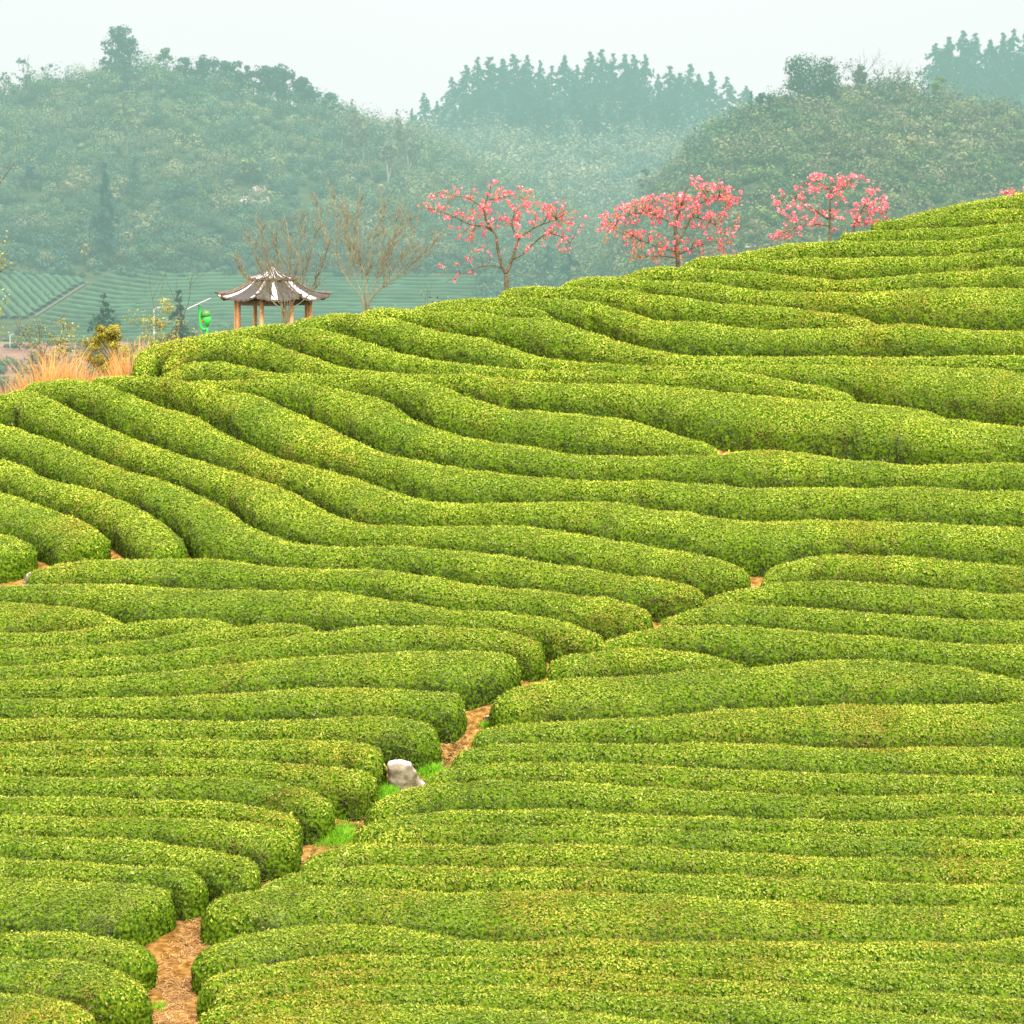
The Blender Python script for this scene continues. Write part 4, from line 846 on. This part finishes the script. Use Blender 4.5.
def build_pavilion():
    Y = 103.; px = 273; s = Y / F; gz = soil_z(px, Y); z0 = row_z(299, Y)      # eave height
    cx = (px - CX) / F * Y; root = empty('pavilion', (cx, Y, gz), 'small open wooden pavilion with a grey tiled octagonal roof showing white sky glare', 'pavilion')
    H = z0 - gz; phi = radians(33.5); Rp = 38.5 * s; Re = 54 * s
    mw = noise_mat('orange_wood', [(.3, (.50, .27, .09)), (.6, (.68, .42, .17)), (.8, (.76, .52, .25))], 6, 5, .7, .2)
    mt, nt, out = new_mat('roof_tiles'); N = nt.nodes.new; L = nt.links.new
    at = N('ShaderNodeAttribute'); at.attribute_name = 'col'; nz = N('ShaderNodeTexNoise'); nz.inputs['Scale'].default_value = 14; nz.inputs['Detail'].default_value = 6
    mx = N('ShaderNodeMix'); mx.data_type = 'RGBA'; mx.blend_type = 'MULTIPLY'; mx.inputs[0].default_value = .55
    L(at.outputs[0], mx.inputs[6]); L(nz.outputs['Fac'], mx.inputs[7]); p = N('ShaderNodeBsdfPrincipled'); L(mx.outputs[2], p.inputs['Base Color']); p.inputs['Roughness'].default_value = .6
    L(p.outputs[0], out.inputs[0])
    me = noise_mat('eave_timber', [(.3, (.09, .075, .045)), (.7, (.22, .18, .11))], 8, 4, .8, .2)
    for k in range(8):
        a = phi + k * pi / 4; b = MB(); x, y = Rp * cos(a), Rp * sin(a)
        b.tube([(x, y, -.5), (x, y, H + .1)], .086, 12); b.build('post', mw, root, True)
    b = MB()                                                          # ring beams under the eave
    for k in range(8):
        a0, a1 = phi + k * pi / 4, phi + (k + 1) * pi / 4; m = (a0 + a1) / 2; ap = Rp * cos(pi / 8)
        b.box((ap * cos(m), ap * sin(m), H - .14), (.1, 2 * Rp * sin(pi / 8) + .08, .2), m)
    b.build('beam', me, root)
    # two-tier concave tiled roof
    r = np.random.default_rng(9)
    def tier(Ri, zi, Ro, zo, sag, lift, name, seed):
        NP, NR = 18, 7; mb = MB(); V = []; 
        na = 8 * NP
        for i in range(NR + 1):
            t = i / NR; R = Ri + (Ro - Ri) * t; zz = zi + (zo - zi) * (t ** .8) - sag * sin(pi * t) * .5
            for j in range(na):
                sgm = j / NP; k = int(sgm); f = sgm - k; a = phi + sgm * pi / 4; m = cos(pi / 8) / cos((f - .5) * pi / 4)     # straight sided octagon
                corner = abs(2 * f - 1) ** 2.2; Rr = R * (m + .09 * corner * t); dz = lift * corner * t ** 2
                rib = .022 * (1 if j % 3 == 0 else 0) * (.4 + .6 * t)
                V.append((Rr * cos(a), Rr * sin(a), zz + dz + rib))
        Q = []; C = []; lum = r.random((8, NP // 3 + 1))
        for i in range(NR):
            for j in range(na):
                j2 = (j + 1) % na; Q.append((i * na + j, (i + 1) * na + j, (i + 1) * na + j2, i * na + j2))
                v = lum[j // NP, (j % NP) // 3]; edge = (j % NP) in (0, NP - 1)
                c = (.95, .96, .95) if v > .64 and not edge else ((.02, .026, .018) if j % 3 == 2 else (.05, .058, .036))  # white strips are painted sky reflections on wet grey tiles
                if edge: c = (.10, .10, .07)
                C.append(c)
        n0 = len(V); Vb = [(x, y, z - .07) for x, y, z in V]
        mb.quads(V, Q, C); 
        last = NR * na; rim = [(last + j, last + na + na * 0 + 0, 0, 0) for j in range(0)]
        mb2 = MB(); e = [V[last + j] for j in range(na)]; e2 = [(x * .995, y * .995, z - .08) for x, y, z in e]; e3 = [(x * .8, y * .8, z - .02) for x, y, z in e]
        jj = np.arange(na); j2 = (jj + 1) % na
        mb2.quads(e + e2 + e3, np.concatenate([np.stack([jj, jj + na, j2 + na, j2], 1), np.stack([jj + na, jj + 2 * na, j2 + 2 * na, j2 + na], 1)]), (.5, .5, .5))
        o = mb.build(name, mt, root); o2 = mb2.build('eave', me, o); return o
    zt = row_z(266, Y) - gz
    tier(Re * .40, row_z(279.5, Y) - gz, Re, H + .02, .10, .17, 'lower_roof', 1)
    tier(.03, zt, Re * .46, row_z(278, Y) - gz, .12, .05, 'upper_roof', 2)
    # ridge rolls along the corners
    b = MB()
    for k in range(8):
        a = phi + k * pi / 4; P = []
        for t in np.linspace(0, 1, 9):
            R = Re * .4 + (Re * 1.12 - Re * .4) * t; z = (row_z(279.5, Y) - gz) + (H + .02 - (row_z(279.5, Y) - gz)) * t ** .8 - .05 * sin(pi * t) + .21 * t ** 3 + .03
            P.append((R * cos(a), R * sin(a), z))
        b.tube(P, .042, 6, (.5, .5, .5))
    b.build('ridge_roll', me, root, True)
    b = MB(); b.tube([(0, 0, zt - .1), (0, 0, zt + .12), (0, 0, zt + .2)], [.06, .07, .015], 8); b.build('finial', me, root, True)

def plain(name, c, rough=.5, metal=0, spec=.4):
    m, nt, out = new_mat(name); p = nt.nodes.new('ShaderNodeBsdfPrincipled'); nz = nt.nodes.new('ShaderNodeTexNoise'); nz.inputs['Scale'].default_value = 9
    mx = nt.nodes.new('ShaderNodeMix'); mx.data_type = 'RGBA'; mx.blend_type = 'MULTIPLY'; mx.inputs[0].default_value = .25; mx.inputs[6].default_value = (*c, 1)
    nt.links.new(nz.outputs['Fac'], mx.inputs[7]); nt.links.new(mx.outputs[2], p.inputs['Base Color']); p.inputs['Roughness'].default_value = rough
    p.inputs['Metallic'].default_value = metal; p.inputs['Specular IOR Level'].default_value = spec; nt.links.new(p.outputs[0], out.inputs[0]); return m

def build_lamp():
    Y = 94.; px = 203; gz = soil_z(px, Y); cx = (px - CX) / F * Y
    root = empty('insect_trap_lamp', (cx, Y, gz), 'green solar insect trap lamp on a curved post left of the pavilion', 'insect lamp')
    g = plain('green_paint', (.03, .62, .06), .4); dk = plain('dark_green_plastic', (.10, .30, .05), .45); pan = plain('panel_glass', (.62, .65, .67), .35, .0, .6); orr = plain('orange_lamp', (.8, .2, .06), .4)
    w = lambda x, y: ((x - CX) / F * Y - cx, 0, row_z(y, Y) - gz)
    b = MB(); P = [w(207, 350), w(207, 332), (w(206, 330.5)), w(202, 328.5), w(200.5, 324), w(200, 316), w(199.6, 304.5)]; P[0] = (P[0][0], 0, -.3)
    b.tube(spline(np.array(P), 4), .052, 8); b.build('post', g, root, True)
    b = MB(); b.tube([w(199.6, 305.5), w(199.6, 304)], .07, 8); a = np.array(w(199, 303.6)); b.box(a, (.92, .55, .03), 0, tilt=radians(25)); b.build('solar_panel', pan, root)
    b = MB(); ps = [w(207, 327), w(207, 322), w(206.6, 317)]; b.tube(ps, [.05, .12, .17], 12); b.build('funnel', g, root, True)
    b = MB(); b.tube([w(206, 317), w(205.4, 313.5), w(205.2, 311.3), w(205.2, 310.6)], [.165, .175, .15, .05], 12); b.build('lid', dk, root, True)
    b = MB(); b.tube([w(202.5, 320), w(202.5, 322.2)], .05, 8); b.build('lamp_tube', orr, root, True)

def blades(mb, C, n, h, spread, r, col, w=.012, lean=.35):
    """curved grass blades as 3-segment strips around point C"""
    for _ in range(n):
        a = r.uniform(0, 6.28); q = spread * math.sqrt(r.random()); b = C + np.array([q * cos(a), q * sin(a), -.05]); L = h * r.uniform(.55, 1.1)
        d = np.array([cos(a), sin(a), 0]) * lean * r.uniform(.1, 1) + r.normal(0, .1, 3) * [1, 1, 0]; s = np.cross([cos(a + 1.2), sin(a + 1.2), 0], [0, 0, 1.]) * w
        P = [b + (d * t * t + np.array([0, 0, t])) * L for t in (0, .4, .75, 1)]; ww = (1, .8, .5, .08)
        V = []; 
        for p, k in zip(P, ww): V += [p - s * k, p + s * k]
        mb.quads(V, [[0, 1, 3, 2], [2, 3, 5, 4], [4, 5, 7, 6]], np.array(col[r.integers(len(col))]) * r.uniform(.75, 1.2))

def build_ground_plants():
    r = np.random.default_rng(77)
    STR = [(.66, .39, .11), (.74, .50, .18), (.54, .29, .08), (.72, .44, .14)]
    spots = [(14, 91.5, 1.75), (28, 92, 1.95), (42, 91.5, 2.4), (56, 92, 2.7), (68, 91.6, 2.15), (80, 92, 1.9), (98, 91.4, 1.5), (112, 91.8, 1.6), (124, 91.2, 2.1), (134, 91.4, 2.4), (104, 90.8, 1.35), (34, 90.9, 1.6), (62, 93.5, 2.5), (130, 93, 2.1)]
    names = {0: 'low dry straw coloured grass tuft at the left end of the ridge', }
    for i, (px, Y, h) in enumerate(spots):
        o3 = px_point(px, Y); mb = MB(); blades(mb, np.zeros(3), 170, h, .38, r, STR, .016, .42)
        o = mb.build('dry_grass', M['straw']); o.location = o3; tag(o, 'tuft of tall dry straw coloured grass behind the left tea rows', 'dry grass', 'dry grass tufts along the left ridge')
    # bright green grass on the soil path
    GR = [(.18, .55, .015), (.28, .68, .02), (.13, .42, .02), (.36, .66, .04), (.22, .36, .04)]
    def patch(label, px, py, rx, ry, n, h):
        mb = MB()
        for _ in range(n):
            a = r.uniform(0, 6.28); q = min(abs(r.normal(0, .62)), 1.5); x, y = px + rx * q * cos(a), py + ry * q * sin(a)
            p = soil_under(x, y); blades(mb, p, 5, h * (1.15 - .45 * q) * r.uniform(.6, 1.2), .10, r, GR, .013, .8)
        o = mb.build('grass', M['grassb']); tag(o, label, 'grass', kind='stuff')
    patch('bright green grass beside the boulder on the soil path', 431, 772, 17, 10, 340, .22)
    patch('bright green grass under the front of the boulder', 388, 795, 16, 14, 330, .25)
    patch('bright green grass strip on the path below the boulder', 338, 838, 28, 15, 620, .24)
    patch('small green grass tuft at the top of the soil path', 486, 726, 6, 3, 60, .2)
    patch('green weeds along the dark hollow at the centre of the path', 546, 657, 5, 4, 50, .22)
    patch('sparse green weeds at the bottom left hedge foot', 157, 1008, 8, 4, 50, .16)
    # straw litter on the near path
    mb = MB(); LT = [(.55, .36, .13), (.42, .25, .08), (.66, .48, .2), (.3, .17, .06)]
    for _ in range(2600):
        y = r.uniform(905, 1024); x = np.interp(y, [905, 950, 1024], [200, 192, 168]) + r.normal(0, 13)
        p = soil_under(x, y) + [0, 0, .015]; a = r.uniform(0, 6.28); d = np.array([cos(a), sin(a), r.normal(0, .15)]) * r.uniform(.03, .1); s = np.array([-sin(a), cos(a), 0]) * .006
        mb.quads([p - d - s, p - d + s, p + d + s, p + d - s], [[0, 1, 2, 3]], np.array(LT[r.integers(4)]) * r.uniform(.7, 1.2))
    way = np.array([(492, 716), (470, 728), (450, 755), (425, 778), (398, 800), (360, 830), (330, 850), (305, 868), (270, 885), (225, 912)], float)
    for _ in range(2600):
        k = r.integers(len(way) - 1); t = r.random(); x, y = way[k] * (1 - t) + way[k + 1] * t + r.normal(0, 1, 2) * [9, 5]
        p = soil_under(x, y) + [0, 0, .02]; a = r.uniform(0, 6.28); d = np.array([cos(a), sin(a), r.normal(0, .2)]) * r.uniform(.02, .07); s = np.array([-sin(a), cos(a), 0]) * r.uniform(.006, .02)
        c = np.array([(.42, .25, .08), (.24, .13, .05), (.5, .36, .14), (.14, .10, .05), (.12, .22, .03)][r.integers(5)])
        mb.quads([p - d - s, p - d + s, p + d + s, p + d - s], [[0, 1, 2, 3]], c * r.uniform(.7, 1.2))
    o = mb.build('straw_litter', M['straw']); tag(o, 'dry straw and fallen leaves scattered along the soil path', 'straw', kind='stuff')

def soil_under(px, py):
    """soil point seen through photograph point"""
    # soil surface is the crest surface lowered by HB: walk along the sight line
    q = np.linspace(py - 60, py + 10, 141); P = unproj(px * np.ones(141), q, depth(px, q)); z = P[:, 2] - HB
    pr = YH - (z - ZC) / P[:, 1] * F; i = np.argmin(np.abs(pr - py)); X = (px - CX) / F * P[i, 1]
    return np.array([X, P[i, 1], z[i]])

def build_rocks():
    # boulder: outline from the photograph, given depth
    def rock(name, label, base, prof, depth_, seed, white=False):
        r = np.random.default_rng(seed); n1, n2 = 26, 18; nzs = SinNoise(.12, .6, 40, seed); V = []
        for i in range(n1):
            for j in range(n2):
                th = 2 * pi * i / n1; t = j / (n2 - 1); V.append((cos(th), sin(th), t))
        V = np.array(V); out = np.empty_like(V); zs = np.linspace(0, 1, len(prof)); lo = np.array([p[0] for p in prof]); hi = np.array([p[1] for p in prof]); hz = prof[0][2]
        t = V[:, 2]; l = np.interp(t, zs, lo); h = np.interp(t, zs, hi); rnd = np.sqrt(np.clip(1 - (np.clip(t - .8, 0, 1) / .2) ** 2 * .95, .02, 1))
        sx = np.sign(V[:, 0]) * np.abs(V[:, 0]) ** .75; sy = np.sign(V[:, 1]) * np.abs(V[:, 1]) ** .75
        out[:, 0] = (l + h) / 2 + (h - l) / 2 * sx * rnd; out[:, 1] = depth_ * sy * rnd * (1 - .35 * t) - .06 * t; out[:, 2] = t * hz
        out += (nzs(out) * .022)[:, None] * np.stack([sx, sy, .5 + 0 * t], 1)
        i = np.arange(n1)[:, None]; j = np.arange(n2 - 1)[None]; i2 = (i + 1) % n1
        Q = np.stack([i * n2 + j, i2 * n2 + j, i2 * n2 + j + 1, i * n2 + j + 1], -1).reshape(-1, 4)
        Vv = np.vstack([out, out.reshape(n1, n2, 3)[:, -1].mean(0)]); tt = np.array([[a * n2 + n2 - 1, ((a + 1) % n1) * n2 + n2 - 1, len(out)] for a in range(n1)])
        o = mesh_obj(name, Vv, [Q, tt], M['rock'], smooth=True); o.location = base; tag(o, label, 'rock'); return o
    b = soil_under(403, 786); k = b[1] / F
    # (left, right) extents up the rock, metres from px 403
    pr = [(-15, 26), (-14, 23), (-14, 18), (-14.5, 14), (-15, 11), (-16, 8.5), (-16, 6)]
    pr = [(a * k, c * k, 28 * k * 1.12) for a, c in pr]
    rock('boulder', 'big grey boulder with a white sunlit top between hedge end and bright grass', tuple(b - [0, 0, .12]), pr, .34, 5)
    b = soil_under(30, 582); k = b[1] / F; pr = [(-6 * k, 6 * k, 13 * k), (-5 * k, 5.5 * k, 1), (-3.5 * k, 5.5 * k, 1), (-1 * k, 5 * k, 1)]
    rock('small_rock', 'small whitish rock on the bare soil at the left hedge ends', tuple(b - [0, 0, .06]), pr, .16, 6)
    b = soil_under(489, 719); k = b[1] / F; pr = [(-6 * k, 6 * k, 5 * k), (-5 * k, 5 * k, 1), (-3 * k, 4 * k, 1)]
    rock('small_rock', 'flat dark stone at the top of the soil path', tuple(b - [0, 0, .03]), pr, .12, 7)

def build_left_edge():
    """shrubs, saplings, conifers and posts beyond the dry grass"""
    def sh(px, Y, top, wpx, seed, name, label, cat, col, **kw):
        z = soil_z(px, Y); h = row_z(top, Y) - z
        return broad_tree(name, label, cat, ((px - CX) / F * Y, Y, z), h, wpx / F * Y, seed, col, **kw)
    sh(107, 104, 321, 46, 401, 'shrub', 'dense yellow green shrub behind the dry grass', 'shrub', (.38, .37, .04), n=9000, leaf=.045, lumps=34, open_=.6, thick=.012, lr=.17, zlo=.25)
    sh(64, 118, 312, 38, 402, 'sapling', 'thin yellowish sapling left of the dense yellow green shrub', 'sapling', (.32, .30, .05), n=1500, leaf=.05, lumps=12, open_=1.2, trunk_frac=.55, thick=.011, lr=.32)
    sh(36, 118, 318, 46, 403, 'sapling', 'bare branched sapling rising from the left dry grass', 'sapling', (.26, .27, .06), n=1100, leaf=.048, lumps=10, open_=1.4, trunk_frac=.55, thick=.011, lr=.32)
    sh(84, 112, 336, 30, 404, 'sapling', 'leaning thin branched sapling in the middle of the dry grass', 'sapling', (.3, .28, .05), n=900, leaf=.048, lumps=12, open_=1.4, trunk_frac=.6, thick=.011, lr=.32)
    sh(140, 135, 290, 40, 405, 'sapling', 'airy yellow green sapling left of the small dark conifer', 'sapling', (.30, .33, .06), n=2000, leaf=.055, lumps=12, open_=1.2, trunk_frac=.55, thick=.011, lr=.32)
    sh(166, 135, 292, 30, 406, 'sapling', 'yellow leaved sapling touching the small dark conifer', 'sapling', (.36, .34, .06), n=2000, leaf=.055, lumps=18, open_=1.0, trunk_frac=.55, thick=.011, lr=.32)
    sh(200, 140, 318, 40, 407, 'sapling', 'low pale sapling behind the green insect lamp', 'sapling', (.26, .30, .08), n=1500, leaf=.055, lumps=14, open_=1.3, trunk_frac=.55, thick=.011, lr=.32)
    sh(-22, 112, 222, 76, 408, 'sapling', 'yellow leaved branch of a tree reaching in at the left edge', 'tree', (.33, .33, .05), n=2600, leaf=.06, lumps=26, open_=1.0, trunk_frac=.6, thick=.011, lr=.32)
    sh(152, 92.6, 335, 24, 409, 'round_bush', 'rounded bright green bush at the left end of the upper rows', 'bush', (.20, .32, .02), n=2600, leaf=.045, lumps=16, open_=.1, trunk_frac=.3)
    sh(430, 118, 292, 40, 410, 'shrub', 'faint grey brown thicket below the bare trees in front of the valley', 'shrub', (.18, .17, .09), n=260, leaf=.07, lumps=14, open_=1.4, trunk_frac=.6, thick=.011, lr=.32)
    for px, top, Y, seed, lab, sl in [(104, 295, 260, 411, 'small dark conifer with a bushy top behind the dense yellow green shrub', .26), (178, 291, 250, 412, 'small dark conifer between the yellow saplings and the insect lamp', .2)]:
        z = soil_z(px, Y); h = row_z(top, Y) - z
        make_conifer('conifer_tree', lab, 'conifer', ((px - CX) / F * Y, Y, z), h, seed, slim=sl, col=(.045, .105, .05), n=6500, ls=.55)
    wp = plain('white_paint', (.72, .74, .74), .5)
    for px, top, Y, lab in [(10, 335, 366, 'white lamp post on the pink earth terrace at the far left'), (154, 309, 250, 'white topped lamp post standing among the yellow saplings')]:
        z = soil_z(px, Y); h = row_z(top, Y) - z; root = empty('lamp_post', ((px - CX) / F * Y, Y, z), lab, 'lamp post'); b = MB(); b.tube([(0, 0, -.2), (0, 0, h)], [.07, .05], 8); b.build('post', wp, root, True)
        b = MB(); b.tube([(0, 0, h - .05), (.3, 0, h + .1)], .05, 6); b.box((.42, 0, h + .13), (.4, .2, .1)); b.build('lamp_head', wp, root)
    # tea bushes and pale track just left of the dry grass
# ------------------------------------------------------------------ camera, sun, sky
def build_camera_light():
    cam = bpy.data.cameras.new('camera'); co = bpy.data.objects.new('camera', cam); COL.objects.link(co)
    cam.sensor_width = 36; cam.lens = F / 1024 * 36; cam.shift_y = -(512 - YH) / 1024
    co.location = (0, 0, ZC); co.rotation_euler = (pi / 2, 0, 0); cam.clip_start = .5; cam.clip_end = 8000
    cam.dof.use_dof = True; cam.dof.focus_distance = 70; cam.dof.aperture_fstop = 2.2
    scene.camera = co
    el, az = radians(52), radians(145)          # azimuth from north (+Y), clockwise: sun behind right
    sun = bpy.data.lights.new('sun', 'SUN'); sun.energy = 4.0; sun.angle = radians(12); sun.color = (1, .95, .84)
    so = bpy.data.objects.new('sun', sun); COL.objects.link(so); so.location = (30, -30, 80)
    d = Vector((sin(az) * cos(el), cos(az) * cos(el), sin(el))); so.rotation_euler = d.to_track_quat('Z', 'Y').to_euler()
    w = bpy.data.worlds.new('World'); scene.world = w; w.use_nodes = True; nt = w.node_tree; nt.nodes.clear()
    N = nt.nodes.new; L = nt.links.new
    out = N('ShaderNodeOutputWorld'); bg = N('ShaderNodeBackground'); bg.inputs['Strength'].default_value = .12
    sky = N('ShaderNodeTexSky'); sky.sky_type = 'NISHITA'; sky.sun_disc = False; sky.sun_elevation = el; sky.sun_rotation = az
    sky.air_density = 1.5; sky.dust_density = 4
    tc = N('ShaderNodeTexCoord'); sp = N('ShaderNodeSeparateXYZ'); L(tc.outputs['Generated'], sp.inputs[0])
    cr = N('ShaderNodeMapRange'); cr.inputs['From Min'].default_value = 0; cr.inputs['From Max'].default_value = 1
    cr.inputs['To Min'].default_value = SKY_LOW; cr.inputs['To Max'].default_value = SKY_HIGH
    L(sp.outputs['Z'], cr.inputs['Value'])
    nz = N('ShaderNodeTexNoise'); nz.inputs['Scale'].default_value = 3; nz.inputs['Detail'].default_value = 4
    L(tc.outputs['Generated'], nz.inputs['Vector'])
    ad = N('ShaderNodeMapRange'); ad.inputs['To Min'].default_value = .96; ad.inputs['To Max'].default_value = 1.04; L(nz.outputs['Fac'], ad.inputs['Value'])
    mu = N('ShaderNodeMath'); mu.operation = 'MULTIPLY'; L(cr.outputs[0], mu.inputs[0]); L(ad.outputs[0], mu.inputs[1])
    cl = N('ShaderNodeVectorMath'); cl.operation = 'SCALE'; cl.inputs[0].default_value = (1.14, .905, 1.0); L(mu.outputs[0], cl.inputs['Scale'])
    mx = N('ShaderNodeMix'); mx.data_type = 'RGBA'; mx.inputs[0].default_value = .88
    L(sky.outputs[0], mx.inputs[6]); L(cl.outputs[0], mx.inputs[7]); L(mx.outputs[2], bg.inputs[0]); L(bg.outputs[0], out.inputs[0])
    # haze hanging in the valley beyond the tea hill
    x0, x1, y0, y1, z0, z1 = -700, 700, 118, 960, -45, 125
    mb = MB(); mb.box(((x0 + x1) / 2, (y0 + y1) / 2, (z0 + z1) / 2 + ZC), (x1 - x0, y1 - y0, z1 - z0))
    m, n2, o2 = new_mat('valley_haze')
    ab = n2.nodes.new('ShaderNodeVolumeAbsorption'); ab.inputs['Color'].default_value = (0, 0, 0, 1); ab.inputs['Density'].default_value = HAZE
    em = n2.nodes.new('ShaderNodeEmission'); em.inputs['Color'].default_value = (*HAZE_COL, 1); em.inputs['Strength'].default_value = HAZE  # haze glows by emission, standing in for scattered daylight
    a = n2.nodes.new('ShaderNodeAddShader'); n2.links.new(ab.outputs[0], a.inputs[0]); n2.links.new(em.outputs[0], a.inputs[1])
    n2.links.new(a.outputs[0], o2.inputs['Volume'])
    o = mb.build('haze', m); tag(o, 'pale blue green haze hanging in the valley beyond the tea hill', 'haze', kind='stuff')
    scene.view_settings.view_transform = 'Standard'; scene.view_settings.look = 'None'
    scene.view_settings.exposure = 0; scene.view_settings.gamma = 1
    scene.render.engine = 'CYCLES'
    c = scene.cycles; c.use_denoising = True; c.max_bounces = 6; c.diffuse_bounces = 3; c.glossy_bounces = 2; c.transmission_bounces = 3
    c.transparent_max_bounces = 8; c.volume_bounces = 0; c.use_adaptive_sampling = True; c.adaptive_threshold = .015
    try: c.denoiser = 'OPENIMAGEDENOISE'
    except Exception: pass

SKY_LOW, SKY_HIGH = 20.0, 38.0
HAZE, HAZE_COL = .0017, (.41, .665, .575)
build_ground()
build_hedges()
build_far()
build_flowers()
build_pavilion()
build_lamp()
build_ground_plants()
build_rocks()
build_left_edge()
build_camera_light()
